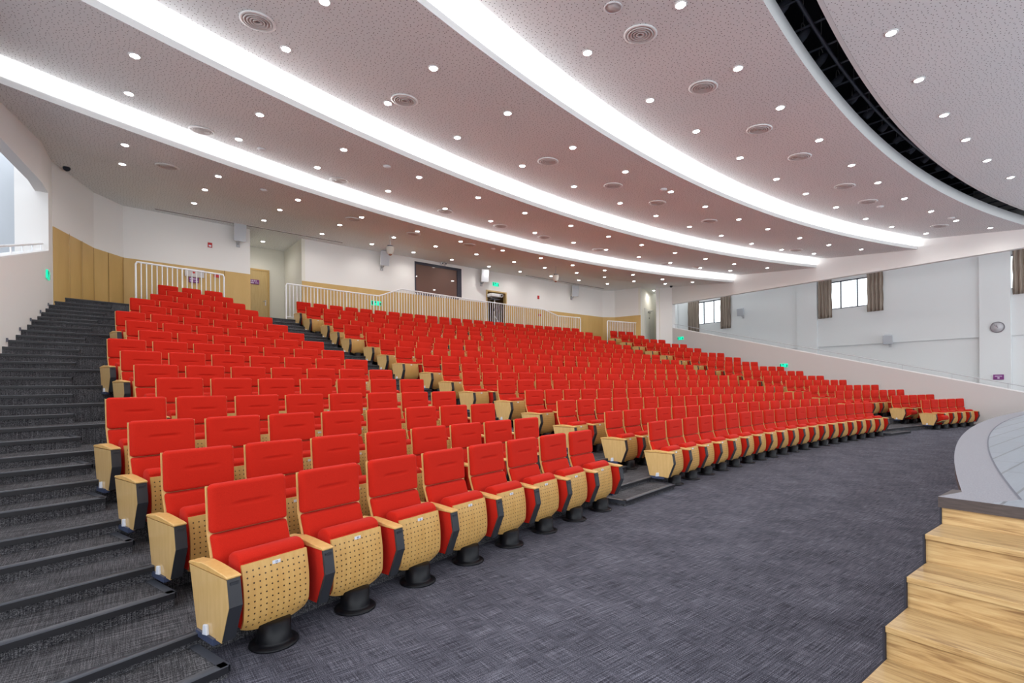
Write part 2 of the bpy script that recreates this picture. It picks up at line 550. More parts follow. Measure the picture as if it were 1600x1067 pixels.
# wooden steps: five treads, each a part of the flight
fl = empty('stage_steps', tm(0, 0, 0)); fl['kind'] = 'structure'
Y0s, Y1s = .335, SY - .012
for k in range(1, 6):
    x1 = SX + .02 - (k - 1) * ST; x0 = SX - k * ST; zt = S - k * SH
    b = MB(); b.box(x0, x1 + .02, Y0s, Y1s, zt - .028, zt); b = bevel(b, .003, 1)
    link('tread', b.mesh('tread', M_oak), fl)
    b = MB(); b.box(x1, x1 + .018, Y0s, Y1s, zt, zt + SH - .028 - (.03 if k == 1 else 0))
    link('riser', b.mesh('riser', M_oak), fl)
b = MB(); b.box(SX - 5 * ST + .02, SX - 5 * ST + .038, Y0s, Y1s, 0, S - 5 * SH - .028); link('riser', b.mesh('riser', M_oak), fl)
for y0, y1 in ((Y1s, Y1s + .008), (Y0s - .008, Y0s)):
    b = MB()
    pts = [(SX + .02, 0)]
    for k in range(6, 0, -1): pass
    out = [(SX + .03, 0.0)]
    x = SX - 5 * ST + .012; out.append((x, 0.0))
    for k in range(5, 0, -1):
        zt = S - k * SH
        out.append((SX - k * ST - .004, zt - .002) if k == 5 else (SX - k * ST - .004, zt - .002))
        nx = SX - (k - 1) * ST - .004 if k > 1 else SX + .012
        out.append((nx, zt - .002))
    out.append((SX + .012, S - .06)); out.append((SX + .03, S - .06))
    b.prism(out, y0, y1, 'y')
    link('side_board', b.mesh('side_board', M_dark), fl)

# ================================================================== SETTING: side walls
# left wall: parapet, bulkhead, end pier
def wall_quad(mb, fx, ya, yb, za, zb, th, n=1, side=1):
    """upright slab following fx between y values; za/zb are (bottom, top) at each end"""
    pts = []
    for y, (z0, z1) in ((ya, za), (yb, zb)):
        x = fx(y)
        pts += [(x, y, z0), (x, y, z1), (x + th * side, y, z1), (x + th * side, y, z0)]
    mb.add(pts, [(0, 1, 5, 4), (3, 7, 6, 2), (1, 2, 6, 5), (0, 4, 7, 3), (0, 3, 2, 1), (4, 5, 6, 7)])


TOPZ = 7.1
def parL(y): return 4.68 + (y - 15.6) * .250
def parR(y): return 4.60 + (y - 16.65) * .2557
w = MB()
wall_quad(w, XL, -9, .45, (0, .9), (0, .9), .2, side=-1)
wall_quad(w, XL, .45, 15.3, (0, parL(.45)), (0, parL(15.3)), .2, side=-1)
wall_quad(w, XL, 15.3, 15.9, (0, TOPZ), (0, TOPZ), .55, side=-1)
struct('wall_left', w, M_wall)
w = MB()
wall_quad(w, XC, -9, 8.6, (5.93, 8.3), (5.93, 8.3), .22, side=-1)
for yy in range(6): wall_quad(w, XC, 8.6 + yy, 9.6 + yy, (5.93, TOPZ), (5.93, TOPZ), .22, side=-1)
wall_quad(w, XC, 14.6, 15.3, (5.93, TOPZ), (5.93, TOPZ), .22, side=-1)
struct('wall_left_bulkhead', w, M_wall)
w = MB()
wall_quad(w, XR, -9, 2.4, (0, .97), (0, .97), .2)
wall_quad(w, XR, 2.4, 16.65, (0, .97), (0, parR(16.65)), .2)
struct('wall_right', w, M_walllow)
w = MB()
wall_quad(w, XR, -9, 16.65, (5.88, 8.3), (5.88, 8.3), .22)
struct('wall_right_bulkhead', w, M_wall)
# white capping on the two parapets
for nm, fx, fz, ya, yb, sd in (('trim_1', XL, parL, .45, 15.3, -1), ('trim_2', XR, parR, 2.4, 16.65, 1)):
    w = MB()
    if nm == 'trim_1': wall_quad(w, fx, ya, yb, (fz(ya), fz(ya) + .03), (fz(yb), fz(yb) + .03), .2, side=sd)
    else: wall_quad(w, fx, ya, yb, (.97, 1.0), (fz(yb), fz(yb) + .03), .2, side=sd)
    struct(nm, w, M_white)

# back wall: polyline with veneer wainscot below 5.3 and plaster above
BACK1 = [(XL(15.9) + .0, 15.75), (-.75, 17.55), (-.13, 18.34), (3.22, 18.66)]
BACK2 = [(4.88, 18.75), (21.07, 19.39), (21.7, 19.05), (22.17, 17.62)]
PIER = [(23.02, 17.24), (23.60, 16.62)]


def poly_wall(name, pts, z0, z1, m, inset=0., th=.12):
    w = MB()
    for (xa, ya), (xb, yb) in zip(pts, pts[1:]):
        d = Vector((xb - xa, yb - ya, 0)).normalized(); nrm = Vector((-d.y, d.x, 0))   # points away from the hall
        A, B = Vector((xa, ya, 0)) - nrm * inset, Vector((xb, yb, 0)) - nrm * inset
        A2, B2 = A + nrm * th, B + nrm * th
        vs = [(p.x, p.y, z) for z in (z0, z1) for p in (A, B, B2, A2)]
        w.add(vs, [(0, 3, 2, 1), (4, 5, 6, 7), (0, 1, 5, 4), (1, 2, 6, 5), (2, 3, 7, 6), (3, 0, 4, 7)])
    return struct(name, w, m)


ZW = 5.30
poly_wall('wall_back_left', BACK1, 3.0, TOPZ, M_wall)
# centre back wall is pierced by the booth window and the projection doorway
def bw(x): return 18.75 + (x - 4.88) * (19.39 - 18.75) / (21.07 - 4.88)
def back_panel(mb, x0, x1, z0, z1, th=.14, off=0.):
    vs = [(x, bw(x) + o_, z) for z in (z0, z1) for x, o_ in ((x0, off), (x1, off), (x1, off + th), (x0, off + th))]
    mb.add(vs, [(0, 3, 2, 1), (4, 5, 6, 7), (0, 1, 5, 4), (1, 2, 6, 5), (2, 3, 7, 6), (3, 0, 4, 7)])
w = MB()
BX0, BX1, BZ0, BZ1 = 9.36, 11.66, 5.38, 6.67
DX0, DX1, DZ1 = 13.0, 14.19, 5.91
back_panel(w, 4.88, BX0, 3.0, TOPZ)
back_panel(w, BX0, BX1, 3.0, BZ0); back_panel(w, BX0, BX1, BZ1, TOPZ)
back_panel(w, BX1, DX0, 3.0, TOPZ)
back_panel(w, DX0, DX1, DZ1, TOPZ)
back_panel(w, DX1, 21.07, 3.0, TOPZ)
struct('wall_back', w, M_wall)
poly_wall('wall_back_right', BACK2[1:], 3.0, TOPZ, M_wall)
wn = poly_wall('trim_3', BACK1, 3.4, ZW, M_wains, inset=.015, th=.013)
w = MB()
back_panel(w, 4.88, DX0 - .06, 3.4, ZW, .013, -.015); back_panel(w, DX1 + .06, 21.07, 3.4, ZW, .013, -.015)
struct('trim_4', w, M_wains)
poly_wall('trim_5', BACK2[1:], 3.4, ZW, M_wains, inset=.015, th=.013)
# thin joints between the veneer panels of the left stretch
jn = MB()
for (x, y) in ((-1.15, 16.28), (-.95, 16.9), (-.75, 17.53), (-.45, 17.92), (-.13, 18.31), (2.45, 18.57)):
    jn.box(x - .003, x + .003, y - .035, y - .012, 3.7, ZW)
struct('trim_6', jn, M_joint)
# recess with the veneered door, left of the middle rail
poly_wall('wall_recess_left', [(3.22, 18.66), (3.26, 20.86), (4.80, 20.93), (4.88, 18.75)], 3.0, TOPZ, M_cream)
# recess by the pier on the window side
poly_wall('wall_recess_right', [(22.17, 17.62), (25.3, 18.83)], 3.0, TOPZ, M_cream)
poly_wall('wall_recess_right', [(25.3, 18.83), (25.6, 18.0), (23.1, 17.2)], 3.0, TOPZ, M_cream)
poly_wall('wall_pier', PIER, 2.9, TOPZ, M_wall, th=.25)
# opening edge pier along the side wall
w = MB(); wall_quad(w, XR, 16.64, 17.0, (3, TOPZ), (3, TOPZ), .3); struct('wall_pier', w, M_wall)

# ================================================================== SETTING: the stepped ceiling
LC = {'A': (13.2, -22.6, 37.12), 'B': (12.8, -25.6, 36.49), 'C': (13.1, -30.7, 37.94), 'D': (CX, CY, 43.70), 'E': (CX, CY, 43.22), 'F': (CX, CY, 36.0)}
GAP, ZLO, ZHI = .36, 6.45, 6.76


def yc(k, x):
    a, b, R = LC[k]; return b + sqrt(max(R * R - (x - a) ** 2, 0))


def zc(x, y):
    yA, yB, yC, yD = [yc(k, x) for k in 'ABCD']
    if y >= yA: return min(6.8, ZLO + (y - yA) * .35 / 3.2)
    if y >= yB: return ZLO + (y - yB) / (yA - GAP - yB) * (ZHI - ZLO)
    if y >= yC: return ZLO + (y - yC) / (yB - GAP - yC) * (ZHI - ZLO)
    if y >= yD: return ZLO + (y - yD) / (yC - GAP - yD) * (ZHI - ZLO)
    return 6.55


def clip_curve(fy, z, n=90, ext=.02):
    """points of a ceiling line y = fy(x), from wall to wall"""
    x0, x1 = -1.6, 23.4
    for _ in range(20): x0, x1 = XC(fy(x0)) - ext, XR(fy(x1)) + ext
    return [(x0 + (x1 - x0) * i / n, fy(x0 + (x1 - x0) * i / n), z) for i in range(n + 1)]


def ceil_strip(name, curves, m, flip=False, parent=None, smooth=False):
    g = MB()
    for a, b in zip(curves, curves[1:]): g.grid([a, b], smooth=smooth, flip=flip)
    return struct(name, g, m, parent)


# rear panel: rises from lip A then runs level to the back wall (and over the recesses)
cA = clip_curve(lambda x: yc('A', x), ZLO)
cA2 = clip_curve(lambda x: min(yc('A', x) + 3.2, 18.0), 6.8)
ceil_strip('ceiling', [cA, cA2], M_perfceil)
g = MB(); g.add([(p[0], p[1], 6.8) for p in cA2] , []) if False else None
g.grid([cA2, [(p[0] * 1.14 - 1.2, 21.8, 6.8) for p in cA2]], smooth=False)
g.add([(XL(15) - .1, 15.0, 6.801), (-1.75, 15.0, 6.801), (-1.75, 21.8, 6.801), (XL(15) - .1, 21.8, 6.801)], [(0, 1, 2, 3)])
struct('ceiling', g, M_perfceil)
for lo, hi in (('B', 'A'), ('C', 'B'), ('D', 'C')):
    ceil_strip('ceiling', [clip_curve(lambda x: yc(lo, x), ZLO), clip_curve(lambda x: yc(hi, x) - GAP, ZHI)], M_perfceil)
for L_ in 'ABC':
    f_ = lambda d: (lambda x: yc(L_, x) + d)
    prof = [(-GAP, ZHI), (-.26, 6.79), (-.10, 6.82), (.12, 6.82), (.24, 6.77), (.30, 6.70), (.31, 6.60), (.31, 6.50), (.04, 6.50), (.04, 6.56), (0, 6.56)]
    ceil_strip('ceiling_cove', [clip_curve(f_(d), z) for d, z in prof[:8]], M_white, smooth=True)
    lip = ceil_strip('ceiling_lip', [clip_curve(f_(d), z) for d, z in prof[7:] + [(0, 6.45)]], M_lip)
    led = ceil_strip('light_strip', [clip_curve(f_(.13), 6.560, ext=-.02), clip_curve(f_(.165), 6.588, ext=-.02)], M_led)
    led['kind'] = 'thing'
    tag(led, {'A': 'hidden white light strip glowing in the rearmost curved ceiling cove', 'B': 'hidden white light strip glowing in the middle curved ceiling cove',
              'C': 'hidden white light strip glowing in the curved ceiling cove nearest the stage'}[L_], 'light strip', 'ceiling cove light strips')
# deep dark lighting slot between D and E
fD, fE = (lambda x: yc('D', x)), (lambda x: yc('E', x))
ceil_strip('ceiling_lip', [clip_curve(fD, ZLO), clip_curve(fD, 6.74), clip_curve(lambda x: yc('D', x) + .05, 6.74)], M_lip)
ceil_strip('ceiling_slot', [clip_curve(lambda x: yc('D', x) + .05, 6.74), clip_curve(lambda x: yc('D', x) + .08, 6.80), clip_curve(lambda x: yc('D', x) + 1.5, 7.0), clip_curve(lambda x: yc('D', x) + 1.5, 8.1),
                            clip_curve(lambda x: yc('E', x) - .5, 8.1), clip_curve(lambda x: yc('E', x) - .5, 6.62), clip_curve(fE, 6.62)], M_dark)
ceil_strip('ceiling_lip', [clip_curve(lambda x: yc('E', x) + .0, 6.62), clip_curve(lambda x: yc('E', x) + .01, 6.545), clip_curve(lambda x: yc('E', x) - .05, 6.545)], M_lip)
ceil_strip('ceiling', [clip_curve(lambda x: yc('E', x) - .05, 6.55), clip_curve(lambda x: yc('F', x), 6.55)], M_perfceil)
# slot equipment: a catwalk pipe with crossbars, and stage lamps with bright yokes
eq = MB()
eq.tube([pol(43.60, -.24 + i * .0115, 7.05) for i in range(38)], .030, 6)
struct_pipe = link('lighting_pipe', eq.mesh('lighting_pipe', M_duct))
tag(struct_pipe, 'long dark curved pipe running inside the black ceiling slot', 'pipe')
bars = []
for i in range(24):
    a = -.17 + i * .0165
    e2 = MB(); e2.tube([(0, .0, 0), (0, 1.0, .0)], .018, 6)
    me_bar = bars[0] if bars else e2.mesh('cross_bar', M_duct)
    bars.append(me_bar)
    o = link('cross_bar', me_bar, struct_pipe); o.matrix_world = frame(43.30, a, 7.105)
M_slotglint = mat('yoke_steel', (.62, .60, .60), .3, .6)
lampmb = MB(); lampmb.lathe([(.06, -.11), (.075, -.10), (.08, -.01), (.055, .08), (.03, .11)], 12, M=Matrix.Rotation(.9, 4, 'X'))
me_sl = lampmb.mesh('lamp_body', M_duct)
yk = MB(); yk.tube([(-.12, 0, 0)] + [(.12 * sin(t), 0, .13 * (cos(t)) + .05) for t in [(-pi / 2) + pi * j / 8 for j in range(9)]] + [(.12, 0, 0)], .008, 6)
me_yk = yk.mesh('yoke', M_slotglint)
hg = MB(); hg.tube([(0, 0, .17), (0, 0, .78)], .006, 5)
me_hg = hg.mesh('hanger_rod', M_slotglint)
ORD = ['zeroth', 'first', 'second', 'third', 'fourth', 'fifth', 'sixth', 'seventh', 'eighth', 'ninth', 'tenth', 'eleventh', 'twelfth', 'thirteenth', 'fourteenth',
       'fifteenth', 'sixteenth', 'seventeenth', 'eighteenth', 'nineteenth', 'twentieth', 'twenty-first', 'twenty-second', 'twenty-third', 'twenty-fourth']
for i in range(14):
    a = -.131 + i * .0214
    o = empty('stage_lamp', frame(43.88, a, 7.30))
    tag(o, 'dark spotlight inside the black ceiling slot, %s counted from the stair side' % ORD[i + 1], 'stage lamp', 'spotlights in the black ceiling slot')
    link('lamp_body', me_sl, o); link('yoke', me_yk, o); link('hanger_rod', me_hg, o)

# ================================================================== SETTING: outer rooms on both sides
w = MB()
# left lobby: end wall and outer wall with a band of openings that let the daylight in
w.box(-6.2, XL(15.9) - .05, 16.6, 16.8, 0, 12)
w.box(-6.4, -6.2, 9, 16.8, 0, 12)
for i in range(4): w.box(-6.4, -6.2, -6 + i * 4.2, -5.7 + i * 4.2, 0, 8)
struct('wall_left_lobby', w, mat('plaster_lobby', (.56, .585, .62), .8))
# right lobby outer wall with three clerestory windows
XO = 27.0
WIN = [(15.6, 17.5), (8.3, 10.35), (2.2, 3.9)]
WZ0, WZ1 = 5.05, 6.38
w = MB()
def orow(y0, y1, z0, z1, x0=XO, th=.2): w.box(x0, x0 + th, y0, y1, z0, z1)
ys = [-6] + [v for a_, b_ in sorted(WIN) for v in (a_, b_)] + [21]
orow(-6, 21, 3.28, WZ0); orow(-6, 21, WZ1, 8.5)
for i in range(0, len(ys), 2): orow(ys[i], ys[i + 1], WZ0, WZ1)
w.box(XO + .09, XO + .2, -6, 21, 0, 3.28)
w.box(23.7, XO + .2, 20.8, 21, 0, 8.5)
struct('wall_right_lobby', w, M_wallcool)
w = MB(); w.box(23.4, 26.1, -9, 21, 8.5, 8.6); struct('added_shade_roof', w, M_wallcool)  # unseen half-width roof, added to dim the daylight in this lobby
w = MB(); w.box(XO - .10, XO + .08, 11.62, 10.68, 0, 8.5); w.box(XO - .10, XO + .08, 3.85, 4.75, 0, 8.5); w.box(XO - .10, XO + .08, 18.6, 19.5, 0, 8.5)
struct('trim_7', w, M_wallcool)
for i, (ya, yb) in enumerate(WIN):
    w = MB(); fw = .045; x0, x1 = XO + .06, XO + .12
    w.box(x0, x1, ya, yb, WZ0, WZ0 + fw); w.box(x0, x1, ya, yb, WZ1 - fw, WZ1)
    for yy in (ya, ya + (yb - ya) / 3, ya + 2 * (yb - ya) / 3, yb - fw): w.box(x0, x1, yy, yy + fw, WZ0 + .002, WZ1 - .002)
    o = struct('window_%d' % (i + 1), w, M_frame)
    g = MB(); g.box(XO + .085, XO + .092, ya + .02, yb - .02, WZ0 + .02, WZ1 - .02)
    link('window_pane', g.mesh('window_pane', M_glass), o)
b = empty('outside_building', tm(44, 12, 0))
m_ = MB(); m_.box(0, 3, -12, 14, 0, 6.9); link('wall', m_.mesh('wall', M_bldg2), b)
m_ = MB(); m_.box(-.3, -.02, -12, 14, 6.5, 6.9); link('blue_band', m_.mesh('blue_band', M_bldg), b)
m_ = MB()
for i in range(9): m_.box(-.2, -.03, -11 + i * 2.8, -10.2 + i * 2.8, 5.0, 6.3)
link('window', m_.mesh('window', M_bldg), b)
tag(b, 'pale building with a blue roof band seen through the clerestory windows', 'building')


def curtain(y0, y1, z0, z1, label):
    g = MB(); n = int((y1 - y0) / .025); rowsz = 8; pts = []
    for j in range(rowsz + 1):
        z = z0 + (z1 - z0) * j / rowsz
        pts.append([(XO - .075 + .045 * sin(i * 1.05 + .3 * sin(j)) * (1.1 - .3 * j / rowsz), y0 + (y1 - y0) * i / n + .01 * sin(j * 2 + i), z) for i in range(n + 1)])
    g.grid(pts, flip=True)
    o = link('curtain', g.mesh('curtain', M_curtain))
    md = o.modifiers.new('th', 'SOLIDIFY'); md.thickness = .006
    tag(o, label, 'curtain', 'brown striped window curtains')


curtain(17.12, 17.85, 4.6, 6.6, 'brown striped curtain at the far end of the rearmost side window')
curtain(15.15, 15.75, 4.66, 6.6, 'brown striped curtain beside the speaker at the rearmost side window')
curtain(10.02, 10.62, 4.66, 6.7, 'brown striped curtain between the white pillar and the middle side window')
curtain(7.95, 8.58, 4.75, 6.7, 'brown striped curtain on the clock side of the middle side window')
curtain(2.7, 3.8, 4.83, 6.8, 'brown striped curtain beyond the pillar carrying the clock')

# ================================================================== CHAIRS
def cushion(w, h, t, rc, re, nx, nz, crease=None, back=True):
    """upholstered slab in the xz-plane, front faces -y, outline corner radius rc, edge roll re"""
    def dens(n):
        return [-cos(pi * i / n) * .35 + (-1 + 2 * i / n) * .65 for i in range(n + 1)]
    U, V = dens(nx), dens(nz)
    a, b = w / 2, h / 2
    def P(u, v):
        x, z = abs(u) * a, abs(v) * b
        if x > a - rc and z > b - rc:
            p, q = (x - (a - rc)) / rc, (z - (b - rc)) / rc
            x, z = a - rc + rc * p * sqrt(1 - q * q / 2), b - rc + rc * q * sqrt(1 - p * p / 2)
        return math.copysign(x, u), math.copysign(z, v)
    def sdf(x, z):
        qx, qz = abs(x) - (a - rc), abs(z) - (b - rc)
        return -(hypot(max(qx, 0), max(qz, 0)) + min(max(qx, qz), 0) - rc)
    front = []
    for v in V:
        r_ = []
        for u in U:
            x, z = P(u, v); d = sdf(x, z)
            k = min(max(d, 0) / re, 1); y = -t * (.25 + .75 * sqrt(max(0, 1 - (1 - k) ** 2)))
            if crease:
                cz, cw, dep = crease
                if abs(x) < cw: y += dep * math.exp(-((z - cz) / .0065) ** 2) * (1 - (abs(x) / cw) ** 6)
            r_.append((x, y, z))
        front.append(r_)
    g = MB(); g.grid(front)
    ring = [front[0][i] for i in range(nx + 1)] + [front[j][nx] for j in range(1, nz + 1)] + [front[nz][i] for i in range(nx - 1, -1, -1)] + [front[j][0] for j in range(nz - 1, 0, -1)]
    n = len(ring)
    g.add(ring + [(x, 0, z) for x, y, z in ring], [(i, n + i, n + (i + 1) % n, (i + 1) % n) for i in range(n)], 0, True)
    if back: g.add([(x, 0, z) for x, y, z in ring], [tuple(range(n))])
    return g


def shear(mb, fn):
    mb.v = [fn(*p) for p in mb.v]; return mb


def back_line(z):
    """y of the front of the backrest shell at height z"""
    if z > .65: return .035 + (z - .65) * .06
    return .035 - (.65 - z) ** 1.1 * .42


def chair_meshes(q=1):
    """q = 1 detailed, 0 plain"""
    D = {}
    nx, nz = (22, 20) if q else (6, 4)
    re = .022
    # crease needs dense rows: insert by using more rows
    c = cushion(.474, .288, .040, .028, re, nx, 40 if q else 4, (.012, .115, .021) if q else None)
    D['head_cushion'] = (shear(c, lambda x, y, z: (x, y + back_line(z + .793) - .003, z + .793)), M_red)
    c = cushion(.468, .300, .042, .02, re, nx, 30 if q else 3, (.02, .115, .017) if q else None)
    D['lumbar_cushion'] = (shear(c, lambda x, y, z: (x, y + back_line(z + .495) - .003, z + .495)), M_red)
    # backrest shell
    g = MB(); zs = [.30, .40, .50, .60, .65, .75, .85, .925]
    for off, fl in ((0, True), (.014, False)):
        g.grid([[(x, back_line(z) + off + .0, z) for x in (-.243, -.12, 0, .12, .243)] for z in zs], flip=not fl)
    for sx in (-.243, .243):
        g.grid([[(sx, back_line(z), z) for z in zs], [(sx, back_line(z) + .014, z) for z in zs]], flip=sx > 0, smooth=False)
    for z in (zs[0], zs[-1]):
        g.add([(-.243, back_line(z), z), (.243, back_line(z), z), (.243, back_line(z) + .014, z), (-.243, back_line(z) + .014, z)], [(0, 1, 2, 3)])
    D['backrest_shell'] = (g, M_beech)
    # tipped-up seat: perforated shell and cushion
    def yf(z): return -.272 - .026 * sin(min(max((z - .11) / .40, 0), 1) * pi) + .035 * max(0, (.22 - z) / .12) ** 2
    g = MB(); zz = [.512 - (.512 - .112) * i / (12 if q else 4) for i in range((13 if q else 5))]
    hw = .197
    def low(x, z):   # belly of the lower edge
        t_ = min(max((.21 - z) / .10, 0), 1); return z + t_ * (.034 * (x / hw) ** 2 * abs(x / hw))
    xs = [-hw + 2 * hw * i / (12 if q else 4) for i in range((13 if q else 5))]
    F = [[(x * (1 - .02 * max(0, (.2 - z) / .06)), yf(z), low(x, z)) for x in xs] for z in zz]
    Bk = [[(x, y + .013, z) for x, y, z in r_] for r_ in F]
    g.grid(F); g.grid(Bk, flip=True)
    ring = F[0] + [r_[-1] for r_ in F[1:]] + F[-1][::-1][1:] + [r_[0] for r_ in F[::-1][1:-1]]
    n = len(ring); g.add(ring + [(x, y + .013, z) for x, y, z in ring], [(i, (i + 1) % n, n + (i + 1) % n, n + i) for i in range(n)])
    D['seat_shell'] = (g, M_perf)
    g = MB()   # seat cushion profile in yz, rounded roll on top
    prof = [(-.258, .15), (-.257, .517)] + [(-.185 + .074 * cos(t), .519 + .052 * sin(t)) for t in [pi - pi * i / 8 * 1.0 for i in range(9)]] + [(-.105, .40), (-.112, .25), (-.15, .155)]
    g.prism(prof, -.198, .198, 'x')
    g = bevel(g, .014, 2 if q else 1, .9) if q else g
    g.sm = [True] * len(g.f) if q else g.sm
    D['seat_cushion'] = (g, M_red)
    # pedestal
    g = MB(); T = tm(0, -.245, 0)
    ns = 24 if q else 8
    g.lathe([(.135, 0), (.138, .006), (.134, .014), (.105, .018), (.098, .022), (.094, .03), (.094, .135), (.05, .14)], ns, M=T)
    g.box(-.15, .15, -.22, -.12, .135, .150)
    g.box(-.255, .245, -.11, -.06, .16, .20)
    g.box(-.03, .03, -.16, -.08, .13, .17)
    D['pedestal'] = (g, M_blackgl)
    # arm set, centred on x = 0; side outline in (y, z)
    so = [(-.362, .492), (-.385, .350), (-.300, .150), (-.015, .150), (.075, .488)]
    g = MB(); g.prism(so, -.026, .026, 'x'); D['arm_side'] = (g, M_red)
    g = MB()   # black kinked front
    fr = [(-.370, .493), (-.394, .350), (-.309, .146), (-.290, .146), (-.378, .350), (-.355, .493)]
    g.prism(fr, -.034, .034, 'x')
    if q: g.box(-.022, .022, -.3785, -.366, .462, .477)
    D['arm_front'] = (g, M_black)
    g = MB()   # wooden arm pad, humped
    up = [(-.375, .494), (-.378, .507), (-.34, .513), (-.26, .519), (-.16, .527), (-.07, .530), (-.04, .524), (.07, .513), (.088, .508), (.088, .494)]
    g.prism(up, -.038, .038, 'x')
    g = bevel(g, .004, 1, .7) if q else g
    D['armrest'] = (g, M_beech)
    g = MB(); g.prism([(-.366, .490), (-.389, .350), (-.304, .142), (-.010, .150), (.078, .490)], 0, .010, 'x'); D['end_panel'] = (g, M_beechend)
    g = MB(); g.prism([(-.165, .150), (-.110, .142), (-.120, .200), (-.158, .206)], 0, .016, 'x'); D['aisle_light'] = (bevel(g, .003, 1) if q else g, M_plate)
    g = MB(); g.box(-.01, .03, -.24, -.03, .115, .150); D['light_base'] = (g, M_clipblue)
    g = MB(); g.box(-.024, .024, -.280, -.2745, .474, .493); D['number_plate'] = (g, M_plate)
    return D


HI = {k: v[0].mesh(k, v[1]) for k, v in chair_meshes(1).items()}
LO = chair_meshes(0)
LO_MATS = []
for v in LO.values():
    if v[1] not in LO_MATS: LO_MATS.append(v[1])


def arm_on(mb_or_obj, kind, x, outer, detail, parent=None):
    pass


def offset(me_name, x, flip=False):
    return Matrix.Translation((x, 0, 0)) @ (Matrix.Scale(-1, 4, (1, 0, 0)) if flip else Matrix.Identity(4))


AX = .2852     # arm centre from the chair centre


def part_list(first, last, aisle_l, aisle_r):
    """(part name, mesh key, matrix, [children])"""
    I = Matrix.Identity(4)
    P = [('seat_shell', 'seat_shell', I, [('number_plate', 'number_plate', I)]), ('seat_cushion', 'seat_cushion', I, []),
         ('head_cushion', 'head_cushion', I, []), ('lumbar_cushion', 'lumbar_cushion', I, []), ('backrest_shell', 'backrest_shell', I, []),
         ('pedestal', 'pedestal', I, [])]
    for s_, on, end in ((-1, True, first), (1, last, last)):
        if not on: continue
        A = Matrix.Translation((s_ * AX, 0, 0))
        kids = [('arm_front', 'arm_front', I)]
        if end:
            kids.append(('end_panel', 'end_panel', offset('', s_ * .036, s_ < 0) @ Matrix.Translation((-.010, 0, 0))))
            kids.append(('aisle_light', 'aisle_light', offset('', s_ * .036, s_ < 0)))
            kids.append(('light_base', 'light_base', offset('', s_ * .020, s_ < 0)))
        P.append(('armrest', 'armrest', A, []))
        P.append(('arm_side', 'arm_side', A, kids))
    return P


def flat_parts(P):
    for nm, key, M_, kids in P:
        yield nm, key, M_
        for kn, kk, kM in kids: yield kn, kk, M_ @ kM


VAR = {}
def joined(first, last):
    """one joined copy-mesh for chairs too small to show their parts"""
    k = (first, last)
    if k not in VAR:
        g = MB()
        for nm, key, M_ in flat_parts(part_list(first, last, 0, 0)):
            src, m_ = LO[key]
            mi = LO_MATS.index(m_)
            b_ = len(g.v); g.v += [tuple(M_ @ Vector(p)) for p in src.v]
            g.f += [tuple(i + b_ for i in (f_ if M_.determinant() > 0 else f_[::-1])) for f_ in src.f]; g.m += [mi] * len(src.f); g.sm += list(src.sm)
        VAR[k] = g
    return VAR[k]


# collect every chair of the hall
F_DIR = Vector((sin(YAW), cos(YAW), 0))
chairs = []
BLK = (('L', 'beside the wide side stairs', 'stair side block', NL), ('C', 'wide middle block', 'wide middle block', NC), ('R', 'narrow block by the parapet wall', 'window side block', NRT))
for bi, (code, blab, bg, NN) in enumerate(BLK):
    for k in range(16):
        R, z = ROWS[k][:2]
        a0 = ROWS[k][(2, 3, 5)[bi]]
        n = NN[k]
        step = PITCH / R
        if code == 'C': step = ((ROWS[k][4] - ROWS[k][3]) - BW / R) / (n - 1)
        for j in range(n):
            a = a0 + BW / 2 / R + j * step
            P = pol(R, a, z)
            depth = P.x * F_DIR.x + P.y * F_DIR.y
            chairs.append(dict(code=code, row=k, j=j, n=n, a=a, R=R, z=z, depth=depth))


def visible_weight(c):
    # rows right behind others show only the head cushion; the front rows and aisle ends show whole
    w_ = 1.0 / c['depth']
    if c['row'] == 0: w_ *= 1.6
    if c['j'] == 0: w_ *= 1.35
    if c['code'] == 'R' and c['row'] < 2: w_ *= 3
    return w_


chairs.sort(key=visible_weight, reverse=True)
N_IND, N_PARTS = 300, 170
NUM = {0: ('32', '30', '28', '26', '24', '22', '20', '18')}


def text_mesh(s, size, m, depth=.0004):
    cu = bpy.data.curves.new('digits', 'FONT'); cu.body = s; cu.size = size; cu.align_x = 'CENTER'; cu.align_y = 'CENTER'; cu.extrude = depth
    ob = bpy.data.objects.new('tmp', cu); COL.objects.link(ob)
    bpy.context.view_layer.update()
    me = bpy.data.meshes.new_from_object(ob.evaluated_get(bpy.context.evaluated_depsgraph_get()))
    bpy.data.objects.remove(ob); bpy.data.curves.remove(cu)
    me.materials.clear(); me.materials.append(m)
    return me


